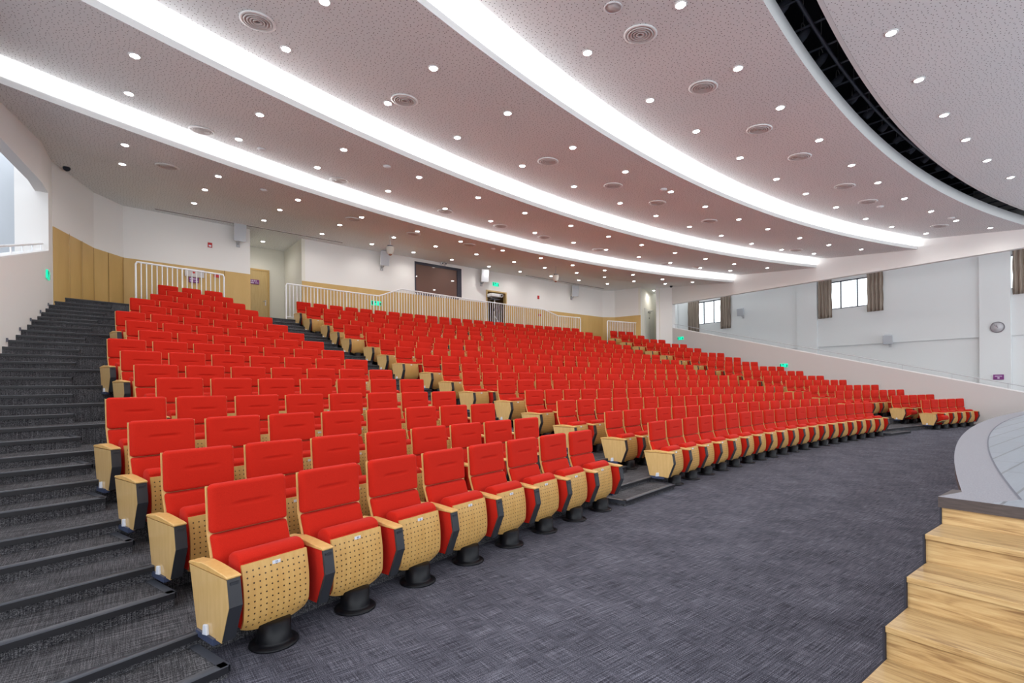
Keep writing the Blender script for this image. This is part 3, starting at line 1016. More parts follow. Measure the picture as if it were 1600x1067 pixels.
LABC = {'L': ('side stairs', 'in the stair-side block'), 'C': ('first inner aisle', 'in the wide middle block'), 'R': ('second inner aisle', 'in the narrow window-side block')}
GRP = {'L': 'red chairs of the block beside the side stairs', 'C': 'red chairs of the wide middle block', 'R': 'red chairs of the narrow block by the window side'}
ROWN = ['front', 'second', 'third', 'fourth', 'fifth', 'sixth', 'seventh', 'eighth', 'ninth', 'tenth', 'eleventh', 'twelfth', 'thirteenth', 'fourteenth', 'fifteenth', 'sixteenth']
LOWMESH = {}
rest = MB()
for idx, c in enumerate(chairs):
    first, last = c['j'] == 0, c['j'] == c['n'] - 1
    # every chair keeps its left arm; end chairs get the veneered aisle panel
    Mw = frame(c['R'], c['a'], c['z'])
    if idx < N_IND:
        frm, blk = LABC[c['code']]
        lab = 'red chair, %s from the %s, %s row, %s' % (ORD[c['j'] + 1], frm, ROWN[c['row']], blk)
        if idx < N_PARTS:
            o = empty('auditorium_chair', Mw)
            open_seat = c['code'] == 'R' and c['row'] < 2 and c['j'] == 0
            for nm, key, M_, kids in part_list(first, last, 0, 0):
                if open_seat and key in ('seat_shell', 'seat_cushion'):
                    M_ = Matrix.Translation((0, -.12, .26)) @ Matrix.Rotation(1.25, 4, 'X') @ Matrix.Translation((0, .19, -.16))
                p_ = link(nm, HI[key], o, M_)
                if nm == 'arm_side' : p_['label'] = 'red upholstered arm side'
                for kn, kk, kM in kids:
                    q_ = link(kn, HI[kk], p_, kM)
                    if kn == 'number_plate' and c['code'] == 'L' and c['row'] == 0:
                        t_ = bpy.data.objects.new('digits', text_mesh(NUM[0][c['j']], .017, M_ink)); COL.objects.link(t_); t_.parent = p_
                        t_.matrix_local = Matrix.Translation((0, -.2808, .4832)) @ Matrix.Rotation(pi / 2, 4, 'X')
            if open_seat: lab = 'red chair with its seat folded down, end of the %s row, window-side block' % ROWN[c['row']]
        else:
            kk = (first, last)
            if kk not in LOWMESH:
                LOWMESH[kk] = joined(first, last).mesh('auditorium_chair', LO_MATS)
            o = link('auditorium_chair', LOWMESH[kk]); o.matrix_world = Mw
        tag(o, lab, 'chair', GRP[c['code']])
    else:
        g = joined(first, last); b_ = len(rest.v)
        rest.v += [tuple(Mw @ Vector(p)) for p in g.v]; rest.f += [tuple(i + b_ for i in f_) for f_ in g.f]; rest.m += g.m; rest.sm += g.sm
o = link('distant_chairs', rest.mesh('distant_chairs', LO_MATS))
tag(o, 'packed rows of small red chairs in the upper rear of the hall', 'chairs', kind='stuff')

# ================================================================== CEILING FITTINGS
LIGHTS = [(0.09, 9.47, 1), (0.02, 11.08, 1), (-0.05, 13.13, 0), (-0.11, 14.81, 0), (1.84, 11.8, 1), (2.06, 6.71, 2), (1.94, 8.22, 2), (3.86, 7.08, 2), (3.79, 8.69, 2), (5.59, 7.44, 2), (5.47, 9.03, 2), (1.94, 10.18, 1), (3.64, 10.63, 1), (3.55, 12.21, 1), (5.73, 5.54, 3), (5.85, 3.95, 3), (7.75, 4.2, 3), (7.59, 5.78, 3), (9.27, 5.92, 3), (11.16, 6.02, 3), (7.49, 7.69, 2), (7.39, 9.28, 2), (9.32, 7.82, 2), (9.46, 4.34, 3), (11.36, 4.44, 3), (13.28, 4.51, 3), (8.79, 2.47, 5), (10.52, 2.58, 5), (12.29, 2.64, 5), (13.91, 2.64, 5), (15.61, 2.6, 5), (1.71, 13.79, 0), (1.61, 15.47, 0), (1.49, 16.91, 0), (5.55, 10.94, 1), (5.47, 12.56, 1), (7.4, 11.19, 1), (7.33, 12.82, 1), (9.01, 12.92, 1), (3.63, 14.25, 0), (3.54, 15.89, 0), (3.4, 17.38, 0), (5.5, 14.56, 0), (5.4, 16.21, 0), (5.3, 17.75, 0), (7.34, 16.43, 0), (7.43, 14.8, 0), (7.16, 17.96, 0), (9.04, 16.53, 0), (8.93, 18.14, 0), (9.15, 14.95, 0), (10.86, 16.57, 0), (10.74, 18.27, 0), (10.99, 15.01, 0), (12.68, 18.35, 0), (9.23, 9.44, 2), (11.12, 9.53, 2), (11.24, 7.93, 2), (12.98, 8.03, 2), (12.86, 9.61, 2), (14.66, 9.64, 2), (14.84, 8.06, 2), (16.48, 9.59, 2), (16.56, 8.02, 2), (18.39, 9.51, 2), (9.15, 11.39, 1), (11.03, 11.44, 1), (12.88, 11.55, 1), (10.9, 13.04, 1), (12.79, 13.14, 1), (14.46, 13.1, 1), (14.63, 11.56, 1), (16.6, 11.55, 1), (16.42, 13.12, 1), (18.32, 12.98, 1), (18.45, 11.42, 1), (20.29, 12.82, 1), (20.29, 11.24, 1), (21.88, 12.31, 1), (22.14, 10.76, 1), (12.86, 15.04, 0), (12.83, 16.73, 0), (14.59, 16.8, 0), (14.42, 18.35, 0), (14.77, 15.24, 0), (16.48, 16.74, 0), (16.24, 18.24, 0), (18.03, 18.16, 0), (16.57, 15.1, 0), (18.26, 16.65, 0), (19.88, 17.94, 0), (18.35, 15.01, 0), (20.31, 16.55, 0), (20.41, 14.91, 0), (22.09, 15.98, 0), (22.19, 14.45, 0), (14.98, 4.51, 3), (16.89, 4.48, 3), (18.83, 4.36, 3), (20.59, 4.15, 3), (22.43, 3.67, 3), (13.06, 6.1, 3), (14.73, 6.1, 3), (16.63, 6.06, 3), (18.61, 5.94, 3), (20.31, 5.74, 3), (22.19, 5.28, 3), (18.52, 7.88, 2), (20.39, 7.67, 2), (22.04, 7.19, 2), (20.22, 9.27, 2), (21.83, 8.75, 2), (17.38, 2.47, 5)]
# the same grid carries on over the front left seats, above the picture's edge
LIGHTS += [(3.9, 5.35, 3), (3.95, 3.6, 3), (2.1, 5.0, 3), (2.1, 3.4, 3), (.3, 6.3, 2), (.25, 7.7, 2), (7.0, 2.3, 5), (5.2, 2.0, 5), (3.4, 1.7, 5)]
r_mb = MB(); r_mb.lathe([(.085, .0), (.085, -.008), (.066, -.014), (.062, -.004)], 20); me_ring = r_mb.mesh('lamp_ring', M_lampring)
d_mb = MB(); d_mb.lathe([(.060, -.004), (.060, -.010), (.02, -.013)], 18, smooth=False); me_disc = d_mb.mesh('lamp_lens', M_lamp)
PANEL = {0: 'rear ceiling panel', 1: 'second ceiling panel from the rear', 2: 'third ceiling panel from the rear', 3: 'panel behind the black slot', 5: 'panel before the black slot'}
ld = bpy.data.lights.new('downlight', 'SPOT')
ld.energy = LAMP_W; ld.spot_size = 2.75; ld.spot_blend = .8; ld.shadow_soft_size = .06; ld.color = (1, .965, .92)
groups = {}
for x, y, pnl in LIGHTS:
    z = zc(x, y)
    if pnl == 0: rel = round(((y - yc('A', x)) - 1.0) / 1.6)
    elif pnl in (1, 2, 3): rel = 0 if (y - yc('BCD'[pnl - 1], x)) < 1.75 else 1
    else: rel = 0
    groups.setdefault((pnl, max(rel, 0)), []).append((x, y, z))
RN_ = {0: 'stage-side row', 1: 'second row', 2: 'row nearest the back wall'}
for (pnl, rel), lst in groups.items():
    lst.sort()
    for i, (x, y, z) in enumerate(lst):
        slope = 0.
        o = empty('downlight', tm(x, y, z - .002))
        link('lamp_ring', me_ring, o); link('lamp_lens', me_disc, o)
        lo = bpy.data.objects.new('lamp_light', ld); COL.objects.link(lo); lo.parent = o; lo.location = (0, 0, -.03)
        lab = 'recessed downlight, %s from the stair side, %s, %s' % (ORD[i + 1], RN_[rel], PANEL[pnl]) if pnl != 5 else 'recessed downlight, %s from the stair side, %s' % (ORD[i + 1], PANEL[5])
        tag(o, lab, 'ceiling light', 'recessed ceiling downlights')
for (x, y, lab) in ((3.85, 19.9, 'bright recessed downlight over the veneered door recess'), (23.5, 17.75, 'bright recessed downlight in the recess by the white double door')):
    o = empty('downlight', tm(x, y, 6.797)); link('lamp_ring', me_ring, o); link('lamp_lens', me_disc, o)
    lo = bpy.data.objects.new('lamp_light', ld); COL.objects.link(lo); lo.parent = o; lo.location = (0, 0, -.03)
    tag(o, lab, 'ceiling light', 'recessed ceiling downlights')

VENTS = [(1.47, 7.8, 2), (1.2, 11.91, 1), (0.72, 14.04, 0), (3.97, 8.37, 2), (5.96, 4.7, 3), (7.87, 4.89, 3), (10.05, 5.02, 3), (11.99, 5.09, 3), (7.63, 8.64, 2), (9.87, 8.68, 2), (11.8, 8.77, 2), (14.45, 8.81, 2), (4.24, 12.74, 1), (7.49, 13.08, 1), (9.59, 13.21, 1), (5.42, 15.03, 0), (7.52, 15.27, 0), (9.64, 15.18, 0), (11.54, 13.31, 1), (14.29, 13.33, 1), (18.41, 13.28, 1), (14.75, 5.17, 3), (16.59, 5.24, 3), (21.11, 4.67, 3), (20.62, 8.91, 2), (19.98, 12.75, 1)]
v1 = MB(); v1.lathe([(.235, 0), (.238, -.012), (.200, -.020), (.196, -.006)], 32); me_v1 = v1.mesh('vent_frame', M_lampring)
v2 = MB()
for r in (.175, .135, .095, .055): v2.lathe([(r, -.003), (r + .012, -.020), (r - .010, -.026), (r - .022, -.010)], 32)
me_v2 = v2.mesh('vent_rings', M_vent)
v3 = MB(); v3.lathe([(.20, -.001), (.20, -.004)], 32); me_v3 = v3.mesh('vent_throat', M_ventdk)


def tilt(x, y):
    """matrix lying on the ceiling at x, y"""
    z = zc(x, y); dz = (zc(x, y + .05) - zc(x, y - .05)) / .1
    if abs(dz) > .3: dz = .1
    return tm(x, y, z) @ Matrix.Rotation(math.atan(dz), 4, 'X')


vg = {}
for x, y, p in VENTS: vg.setdefault(p, []).append((x, y))
for p, lst in vg.items():
    lst.sort()
    for i, (x, y) in enumerate(lst):
        o = empty('ceiling_vent', tilt(x, y)); link('vent_frame', me_v1, o); link('vent_rings', me_v2, o); link('vent_throat', me_v3, o)
        tag(o, 'round air vent, %s from the stair side, %s' % (ORD[i + 1], PANEL[p]), 'vent', 'round ceiling air vents')
DET = [(2.32, 12.01, 1), (4.7, 10.85, 1), (2.75, 14.03, 0), (10.57, 15.01, 0), (10.95, 7.94, 2), (5.25, 4.59, 3), (17.33, 5.17, 3), (20.06, 4.16, 3)]
dm = MB(); dm.lathe([(.085, 0), (.085, -.02), (.07, -.035), (.035, -.05), (.0, -.052)], 20); me_det = dm.mesh('smoke_detector', M_spkw)
DLAB = ['white smoke detector beside a round vent near the side stairs', 'flat white ceiling sensor above the fourth column of downlights', 'small white sensor on the rear panel near the side stairs',
        'small sensor on the rear panel in front of the booth window', 'white smoke detector touching a downlight on the third panel', 'round flush ceiling loudspeaker beside the largest air vent',
        'small sensor beside a vent near the window side', 'small dark sensor beside the window side downlight behind the slot']
for (x, y, p), l_ in zip(DET, DLAB):
    if 'loudspeaker' in l_:
        o = empty('ceiling_speaker', tilt(x, y))
        g = MB(); g.lathe([(.125, 0), (.125, -.008), (.105, -.012), (.102, -.004)], 24); link('speaker_ring', g.mesh('speaker_ring', M_spkw), o)
        g = MB(); g.lathe([(.104, -.002), (.104, -.006)], 24); link('speaker_grille', g.mesh('speaker_grille', M_vent), o)
        tag(o, l_, 'ceiling speaker'); continue
    o = link('smoke_detector', me_det); o.matrix_world = tilt(x, y); tag(o, l_, 'smoke detector')
# dome cameras in the two rear corners
dm = MB(); dm.lathe([(.07, 0), (.075, -.03), (.055, -.07), (.02, -.09)], 16); me_dome = dm.mesh('dome_camera', M_dark)
for (x, y, z, l_) in ((-1.17, 15.95, 6.8, 'small black dome camera in the ceiling corner above the side stairs'), (23.2, 16.4, 6.8, 'small black dome camera in the ceiling corner at the window side')):
    o = link('dome_camera', me_dome); o.location = (x, y, z); tag(o, l_, 'camera')
# linear air slots at the back of the ceiling
for (xa, ya, xb, yb, l_) in ((.62, 18.11, 6.23, 18.40, 'long thin linear air slot on the stair side of the rear ceiling'), (15.16, 18.82, 20.76, 18.98, 'long thin linear air slot on the window side of the rear ceiling')):
    g = MB(); d = Vector((xb - xa, yb - ya, 0)); L_ = d.length; an = atan2(d.y, d.x)
    g.box(0, L_, -.03, .03, -.012, .001); o = link('air_slot', g.mesh('air_slot', M_ventdk)); o.matrix_world = tm(xa, ya, 6.8, an); tag(o, l_, 'vent')
    g = MB(); g.box(0, L_, -.045, -.03, -.016, .001); g.box(0, L_, .03, .045, -.016, .001); link('slot_frame', g.mesh('slot_frame', M_vent), o)

# hanging ceiling cameras/projectors near the back
for (x, y, l_) in ((7.15, 16.3, 'white hanging ceiling unit in front of the speaker beside the booth'), (14.6, 16.1, 'white hanging ceiling unit in front of the red alarm')):
    z = zc(x, y)
    o = empty('hanging_camera', tm(x, y, z))
    g = MB(); g.tube([(0, 0, 0), (0, 0, -.34)], .012, 8); link('pole', g.mesh('pole', M_railgrey), o)
    g = MB(); g.lathe([(.05, -.33), (.10, -.345), (.09, -.37), (.05, -.38)], 16); link('mount_cap', g.mesh('mount_cap', M_duct), o)
    g = MB(); g.lathe([(.10, -.38), (.135, -.41), (.13, -.50), (.105, -.60), (.08, -.64)], 16); link('housing', g.mesh('housing', M_cream), o)
    g = MB(); g.lathe([(.06, -.64), (.05, -.67), (.02, -.685)], 12); link('lens', g.mesh('lens', mat('lens_amber', (.35, .16, .10), .2)), o)
    tag(o, l_, 'ceiling camera', 'hanging ceiling units')

# ================================================================== WALL FITTINGS
BACKN = atan2(19.39 - 18.75, 21.07 - 4.88)


def wall_speaker(x, y, z, rz, yaw, label, grp, h=.56, w_=.36, mbody=None):
    o = empty('wall_speaker', tm(x, y, z, rz))
    T = Matrix.Translation((0, -.26, 0)) @ Matrix.Rotation(yaw, 4, 'Z') @ Matrix.Rotation(.22, 4, 'X')
    g = MB(); g.prism([(-w_ / 2, -.12), (w_ / 2, -.12), (w_ / 2 - .06, .12), (-w_ / 2 + .06, .12)], -h / 2, h / 2, 'z', M=T); g = bevel(g, .01, 1)
    link('cabinet', g.mesh('cabinet', mbody or M_spkw), o)
    g = MB(); g.box(-w_ / 2 + .015, w_ / 2 - .015, -.128, -.121, -h / 2 + .015, h / 2 - .015, M=T); link('grille', g.mesh('grille', M_spk), o)
    g = MB(); g.tube([(0, .0, -h / 2 - .05), (0, -.14, -h / 2 - .03), (0, -.22, -h / 2 + .05)], .022, 8); g.box(-.05, .05, -.03, -.002, -h / 2 - .14, -h / 2 + .04)
    link('bracket', g.mesh('bracket', M_railgrey), o)
    tag(o, label, 'speaker', grp)


wall_speaker(2.86, 18.63, 6.56, .03, -.02, 'pale wall speaker next to the veneered door recess', 'speakers on the back wall')
wall_speaker(7.90, 18.86, 6.50, BACKN, -.18, 'pale wall speaker between the door recess and the booth window', 'speakers on the back wall')
wall_speaker(12.72, 19.05, 6.46, BACKN, -.34, 'pale wall speaker above the projection doorway', 'speakers on the back wall')
wall_speaker(18.58, 19.29, 6.44, BACKN, -.50, 'pale wall speaker over the window side of the back rail', 'speakers on the back wall')
wall_speaker(XO, 14.45, 5.45, -pi / 2, .1, 'grey wall speaker between the two clerestory windows', 'speakers on the lobby wall', .40, .36, M_spk)
wall_speaker(XO, 7.72, 3.42, -pi / 2, .1, 'grey wall speaker at the ledge below the middle window', 'speakers on the lobby wall', .40, .36, M_spk)


def sign_box(name, x, y, z, rz, w_, h, base, label, cat, grp=None, glyph=None, gm=None):
    g = MB(); g.box(-w_ / 2, w_ / 2, -.03, -.002, -h / 2, h / 2); o = link(name, g.mesh(name, base)); o.matrix_world = tm(x, y, z, rz)
    tag(o, label, cat, grp)
    if glyph:
        g = MB()
        for (x0, x1, z0, z1) in glyph: g.box(x0 * w_, x1 * w_, -.034, -.0305, z0 * h, z1 * h)
        link('symbol', g.mesh('symbol', gm), o)
    return o


RUN = [(-.42, -.30, -.30, .35), (-.22, -.10, .10, .34), (-.16, .02, -.10, .10), (-.22, -.14, -.36, -.10), (.0, .10, -.36, -.05), (.20, .42, -.06, .08), (.34, .42, -.22, .24)]
ex = dict(glyph=[(-.46, -.34, -.4, .4), (.36, .46, -.4, .2), (-.12, -.02, .05, .42)], gm=M_exitdk)
sign_box('exit_sign', 13.55, bw(13.55), 6.22, BACKN, .34, .17, M_green, 'green running man exit sign above the projection doorway', 'exit sign', 'green exit signs', **ex)
sign_box('exit_sign', 7.66, bw(7.66) - .01, 4.77, BACKN, .40, .17, M_green, 'green exit sign behind the white rail bars on the veneer', 'exit sign', 'green exit signs', **ex)
sign_box('exit_sign', XR(16.1), 16.1, 3.98, -pi / 2, .36, .16, M_green, 'green exit sign high on the parapet wall near the rear pier', 'exit sign', 'green exit signs', **ex)
sign_box('exit_sign', XR(10.7), 10.7, 2.32, -pi / 2, .34, .16, M_green, 'green exit sign halfway down the parapet wall', 'exit sign', 'green exit signs', **ex)
sign_box('exit_sign', XL(15.1), 15.1, 4.05, pi / 2, .36, .18, M_green, 'green exit sign on the grey wall beside the side stairs', 'exit sign', 'green exit signs', **ex)
TXT = [(-.40, -.30, .05, .35), (-.25, -.12, .05, .35), (-.06, .06, .05, .35), (.12, .22, .05, .35), (-.40, -.05, -.35, -.1), (.05, .4, -.3, -.15)]
M_txt = mat('sign_text', (.62, .5, .66), .5)
sign_box('wall_sign', 1.60, 18.475, 4.88, .095, .27, .16, M_purple, 'purple notice below the grey fire box behind the bars', 'sign', glyph=TXT, gm=M_txt)
sign_box('wall_sign', XO - .10, 4.20, 1.68, -pi / 2, .30, .20, M_purple, 'purple notice on the pillar below the round clock', 'sign', glyph=[(-.35, .35, .1, .25), (-.1, .1, -.3, 0)], gm=M_txt)
# fire devices
o = sign_box('fire_box', 1.62, 18.475, 5.10, .095, .52, .24, M_vent, 'grey fire control box with a red lamp behind the bars', 'control box', glyph=[(-.10, .02, -.05, .15)], gm=M_red_dev)
sign_box('alarm_sounder', 2.05, 18.555, 6.06, .095, .12, .15, M_red_dev, 'small red alarm sounder beside the speaker near the recess', 'alarm', glyph=[(-.3, .3, -.35, 0)], gm=M_plate)
sign_box('alarm_sounder', 16.22, bw(16.22), 5.90, BACKN, .11, .17, M_red_dev, 'small red alarm sounder on the white wall past the doorway', 'alarm')
sign_box('call_point', 2.24, 18.56, 5.10, .095, .18, .09, M_red_dev, 'low red call point beside the grey fire box', 'call point')
sign_box('call_point', 16.3, bw(16.3) - .01, 5.02, BACKN, .16, .09, M_red_dev, 'red call point on veneer behind the long rail', 'call point')
# clock
o = empty('wall_clock', tm(XO - .102, 4.22, 3.62, -pi / 2) @ Matrix.Rotation(pi / 2, 4, 'X'))
g = MB(); g.lathe([(.20, 0), (.215, .02), (.21, .04), (.19, .042), (.185, .03)], 32); link('clock_rim', g.mesh('clock_rim', M_clockrim), o)
g = MB(); g.lathe([(.187, .026), (.187, .031)], 32); link('clock_face', g.mesh('clock_face', M_clockface), o)
g = MB(); g.box(-.006, .006, -.02, .14, .033, .036, M=Matrix.Rotation(.75, 4, 'Z')); g.box(-.008, .008, -.02, .09, .033, .036, M=Matrix.Rotation(.35, 4, 'Z')); link('clock_hands', g.mesh('clock_hands', M_clockrim), o)
tag(o, 'round grey wall clock on the white lobby pillar', 'clock')

# booth window with black frame and reflecting pane
o = empty('window_4', tm(BX0, bw(BX0), BZ0, BACKN)); o['kind'] = 'structure'
Wb, Hb = (BX1 - BX0), BZ1 - BZ0
g = MB(); t_ = .09
g.box(0, Wb, -.01, .10, Hb - .10, Hb); g.box(0, .06, -.01, .10, 0, Hb - .10); g.box(Wb - .22, Wb, -.01, .10, 0, Hb - .10)
link('window_frame', g.mesh('window_frame', M_frame), o)
g = MB(); g.box(.06, Wb - .22, .03, .04, 0, Hb - .10); link('window_pane', g.mesh('window_pane', M_booth), o)
g = MB()
for i in range(19): g.box(.06 + i * .112, .115 + i * .112, -.012, .0, -.10, -.005)
link('vent_row', g.mesh('vent_row', M_frame), o)
for i, (dx) in enumerate((0, .16)):
    q = empty('wall_camera', tm(10.62 + dx, bw(10.62) - .10, 6.74)); g = MB(); g.lathe([(.055, -.05), (.06, .0), (.055, .05)], 14, M=Matrix.Rotation(pi / 2, 4, 'X')); link('body', g.mesh('body', M_spkw), q)
    g = MB(); g.lathe([(.03, .05), (.028, .062)], 12, M=Matrix.Rotation(pi / 2, 4, 'X')); link('lens', g.mesh('lens', M_dark), q)
    g = MB(); g.box(-.02, .02, .0, .10, .03, .055); link('bracket', g.mesh('bracket', M_spkw), q)
    tag(q, ('small white camera above the booth window, nearer the side stairs', 'small white camera above the booth window, nearer the doorway')[i], 'camera', 'twin cameras over the booth window')

# projection doorway with veneer casing, dark room and a white projector on a stand
o = empty('door_1', tm(DX0, bw(DX0), 3.70, BACKN)); o['kind'] = 'structure'
Wd, Hd = DX1 - DX0, DZ1 - 3.70
g = MB(); c_ = .06
g.box(0, c_, -.03, .16, 0, Hd); g.box(Wd - c_, Wd, -.03, .16, 0, Hd); g.box(c_, Wd - c_, -.03, .16, Hd - c_, Hd)
link('door_casing', g.mesh('door_casing', M_doorwood), o)
g = MB(); g.box(-.3, Wd + .3, 1.6, 1.65, 0, Hd); g.box(-.3, -.28, .16, 1.6, 0, Hd); g.box(Wd + .28, Wd + .3, .16, 1.6, 0, Hd); g.box(-.3, Wd + .3, .16, 1.65, Hd + .01, Hd + .03)
link('room_lining', g.mesh('room_lining', mat('booth_brown', (.20, .125, .06), .8)), o)
g = MB(); g.box(c_, c_ + .04, .16, .95, .02, Hd - c_); link('door_leaf', g.mesh('door_leaf', M_doorwood), o)
px_, py_ = 13.30, bw(13.3) - .25
o = empty('projector', tm(px_, py_, 5.63, BACKN))
g = MB(); g.box(-.30, .26, -.18, .16, -.07, .075); g = bevel(g, .02, 2); link('body', g.mesh('body', M_spkw), o)
g = MB(); g.lathe([(.075, -.02), (.085, .0), (.08, .07), (.06, .075)], 20, M=Matrix.Translation((.24, -.17, 0)) @ Matrix.Rotation(pi / 2, 4, 'X')); link('lens_ring', g.mesh('lens_ring', M_spkw), o)
g = MB(); g.lathe([(.06, .072), (.055, .078)], 16, M=Matrix.Translation((.24, -.17, 0)) @ Matrix.Rotation(pi / 2, 4, 'X')); link('lens', g.mesh('lens', M_dark), o)
tag(o, 'white video projector on a stand in the projection doorway', 'projector')
o = empty('projector_stand', tm(px_, py_, 3.72, BACKN))
g = MB(); g.tube([(0, 0, .05), (0, 0, 1.72)], .025, 8); link('column', g.mesh('column', M_rail), o)
g = MB(); g.box(-.22, .22, -.16, .16, 1.72, 1.745); link('tray', g.mesh('tray', M_duct), o)
g = MB(); g.tube([(-.05, -.02, 1.25), (-.02, -.03, 1.0), (.12, -.05, .8), (.2, -.06, .62)], .012, 6); link('cable', g.mesh('cable', M_rail), o)
g = MB(); g.lathe([(.24, 0), (.24, .02), (.04, .05)], 20); link('foot', g.mesh('foot', M_duct), o)
g = MB(); g.box(-.08, -.02, -.05, .05, 1.20, 1.32); link('clamp', g.mesh('clamp', M_dark), o)
tag(o, 'white projector stand with a dangling cable behind the rail', 'stand')

# veneered door in the left recess
o = empty('door_2', tm(3.30, 20.80, 3.72, .045)); o['kind'] = 'structure'
g = MB(); g.box(0, .05, -.05, .02, 0, 2.25); g.box(.88, .94, -.05, .02, 0, 2.25); g.box(.05, .88, -.05, .02, 2.19, 2.25)
link('door_casing', g.mesh('door_casing', M_wains), o)
g = MB(); g.box(.05, .88, -.03, .0, .01, 2.19); lf = link('door_leaf', g.mesh('door_leaf', M_doorwood), o)
g = MB(); g.tube([(.80, -.03, 1.05), (.80, -.08, 1.05), (.70, -.085, 1.05)], .01, 8); g.box(.785, .815, -.036, -.03, .90, 1.10); link('door_handle', g.mesh('door_handle', M_chrome), lf)
o = sign_box('door_sign', 3.30 + .42, 20.80 - .03 + .02, 3.72 + 1.75, .045, .33, .17, M_purple, 'purple name plate on the veneered recess door', 'sign', glyph=TXT, gm=M_txt)
# white double door in the right recess, with its closer
an2 = atan2(18.83 - 17.62, 25.3 - 22.17)
o = empty('door_3', tm(22.17 + .7 * cos(an2), 17.62 + .7 * sin(an2), 3.72, an2)); o['kind'] = 'structure'
g = MB(); g.box(.0, .86, -.03, -.004, 0, 2.05); g.box(.885, 1.745, -.03, -.004, 0, 2.05); link('door_leaf', g.mesh('door_leaf', M_metalw), o)
g = MB(); g.box(.862, .883, -.012, -.004, 0, 2.05); link('door_gap', g.mesh('door_gap', M_frame), o)
g = MB(); g.box(.55, .85, -.09, -.03, 1.84, 1.93); g.tube([(.6, -.09, 1.95), (.75, -.28, 1.96), (.9, -.08, 1.97)], .012, 6); g.box(.7, .8, -.055, -.03, 1.52, 1.60); link('door_closer', g.mesh('door_closer', M_closer), o)

# ================================================================== RAILS
def barred_rail(name, a0, a1, zf, R, label, ends=True, spacing=.118, wide_every=9):
    """white tube rail with upright bars; zf(a) gives the height of the top"""
    o = empty(name, tm(0, 0, 0))
    L_ = (a1 - a0) * R; n = max(3, int(round(L_ / spacing)))
    brk = [t for t in RBRK if a0 < t < a1]
    As = sorted([a0 + (a1 - a0) * i / 60 for i in range(61)] + brk)
    g = MB(); path = [pol(R, a, zf(a)) for a in As]
    if ends:
        path = [pol(R, a0, Z_TOP), pol(R, a0, zf(a0) - .06)] + [pol(R, a0 + .03 / R, zf(a0))] + path[2:-2] + [pol(R, a1 - .03 / R, zf(a1))] + [pol(R, a1, zf(a1) - .06), pol(R, a1, Z_TOP)]
    g.tube(path, .024, 8); link('top_rail', g.mesh('top_rail', M_rail), o)
    g = MB(); g.tube([pol(R, a0 + (a1 - a0) * i / 40, Z_TOP + .12) for i in range(41)], .016, 6); link('bottom_rail', g.mesh('bottom_rail', M_rail), o)
    big, cnt = None, 0
    for i in range(1, n):
        a = a0 + (a1 - a0) * i / n
        if i % wide_every == 0:
            g = MB(); g.tube([(0, 0, 0), (0, 0, zf(a) - Z_TOP)], .022, 8)
            p_ = link('post', g.mesh('post', M_rail), o); p_.matrix_world = frame(R, a, Z_TOP)
    rest_b = MB()
    k_ = 0
    for i in range(1, n):
        if i % wide_every == 0: continue
        a = a0 + (a1 - a0) * i / n
        if k_ < 100:
            g = MB(); g.tube([(0, 0, .12), (0, 0, zf(a) - Z_TOP)], .0145, 6)
            p_ = link('bar', g.mesh('bar', M_rail), o); p_.matrix_world = frame(R, a, Z_TOP)
        else: rest_b.tube([pol(R, a, Z_TOP + .12), pol(R, a, zf(a))], .0115, 6)
        k_ += 1
    if rest_b.v:
        q_ = link('bar_rest', rest_b.mesh('bar_rest', M_rail), o); q_['kind'] = 'stuff'
    tag(o, label, 'railing', 'white barred railings behind the last row')
    return o


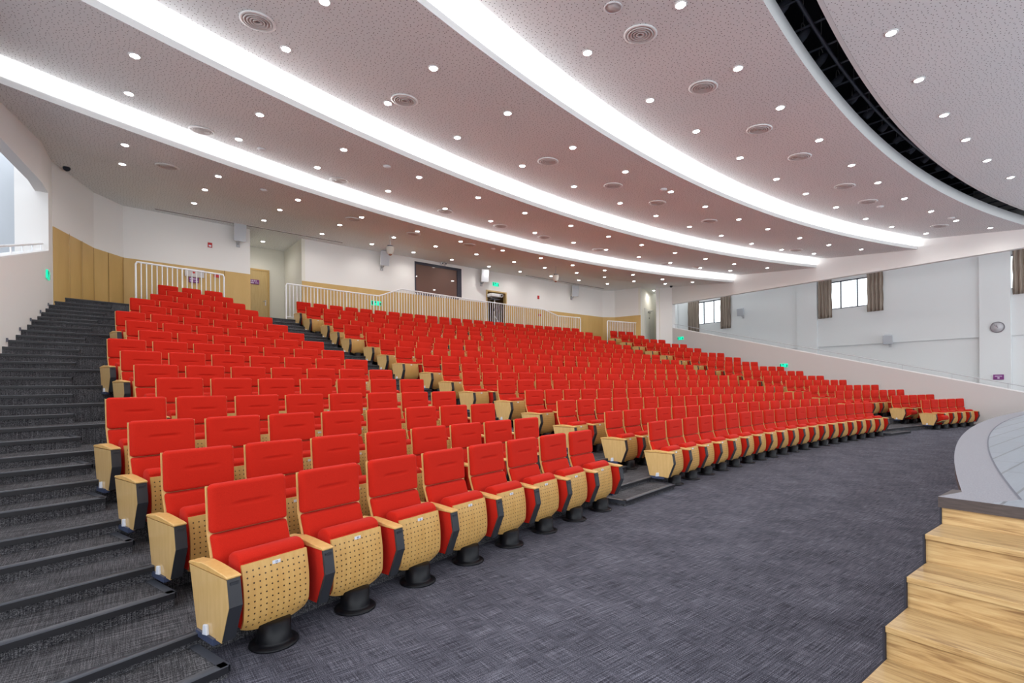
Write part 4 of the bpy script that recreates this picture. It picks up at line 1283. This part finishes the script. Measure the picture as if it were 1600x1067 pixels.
RR = 58.35
RBRK = [-.1080, -.0915, .0356, .0520]
def zmid(a):
    K = [(-.2, 4.93), (-.1080, 4.93), (-.0915, 5.31), (.0356, 5.19), (.0520, 4.93), (.2, 4.91)]
    for (a0, z0), (a1, z1) in zip(K, K[1:]):
        if a <= a1: return z0 + (z1 - z0) * (a - a0) / (a1 - a0)
    return 4.9
barred_rail('guard_rail', -.2357, -.1983, lambda a: 4.92, RR, 'short white barred rail before the grey fire box at the stair side')
barred_rail('guard_rail', -.1664, .0768, zmid, RR, 'long white barred rail with a raised middle before the booth')
barred_rail('guard_rail', .1080, .1478, lambda a: 4.89, RR, 'short white barred rail near the rear pier at the window side')


def hand_rail(fx, fz, ya, yb, h, off, label, m, sp, r=.016):
    o = empty('handrail', tm(0, 0, 0))
    g = MB(); g.tube([(fx(ya) + off, ya, fz(ya) + h), (fx(yb) + off, yb, fz(yb) + h)], r, 8); link('rail', g.mesh('rail', m), o)
    n = int((yb - ya) / sp)
    for i in range(n + 1):
        y = yb - .12 - i * sp
        g = MB(); g.tube([(0, 0, .03), (0, 0, h)], r * .7, 6); p_ = link('post', g.mesh('post', m), o); p_.location = (fx(y) + off, y, fz(y))
    tag(o, label, 'handrail')


hand_rail(XR, parR, 2.4, 16.6, .22, .10, 'slim handrail along the sloping parapet at the window side', M_railgrey, 1.45, .014)
hand_rail(XL, lambda y: parL(y), 2.0, 15.25, .17, -.10, 'slim white handrail on the parapet above the side stairs', M_rail, .9, .022)

# little lights / clips at the wall ends of the side steps
st_mb = MB(); st_mb.box(0, .02, -.03, .03, 0, .06); me_sl2 = st_mb.mesh('step_light', M_duct)
i_ = 0
for k in range(9, 16):
    R = ROWS[k][0] - .15; al, _ = wall_angles(R); y = CY + R * cos(al)
    o = link('step_light', me_sl2); zz_ = (ROWS[k][1] + (ROWS[k + 1][1] if k < 15 else Z_TOP)) / 2
    o.matrix_world = tm(XL(y) + .002, y, zz_ + .10)
    tag(o, 'small dark step light low on the stair wall beside the %s row' % ROWN[k], 'step light', 'step lights along the side stairs')

# black floor box at the far end of the front row
g = MB(); g.box(-.18, .12, -.12, .12, 0, .05); g = bevel(g, .008, 1); o = link('cable_box', g.mesh('cable_box', M_black)); o.matrix_world = frame(45.0, .2085, 0)
tag(o, 'low black cable box on the carpet at the end of the front row', 'box')
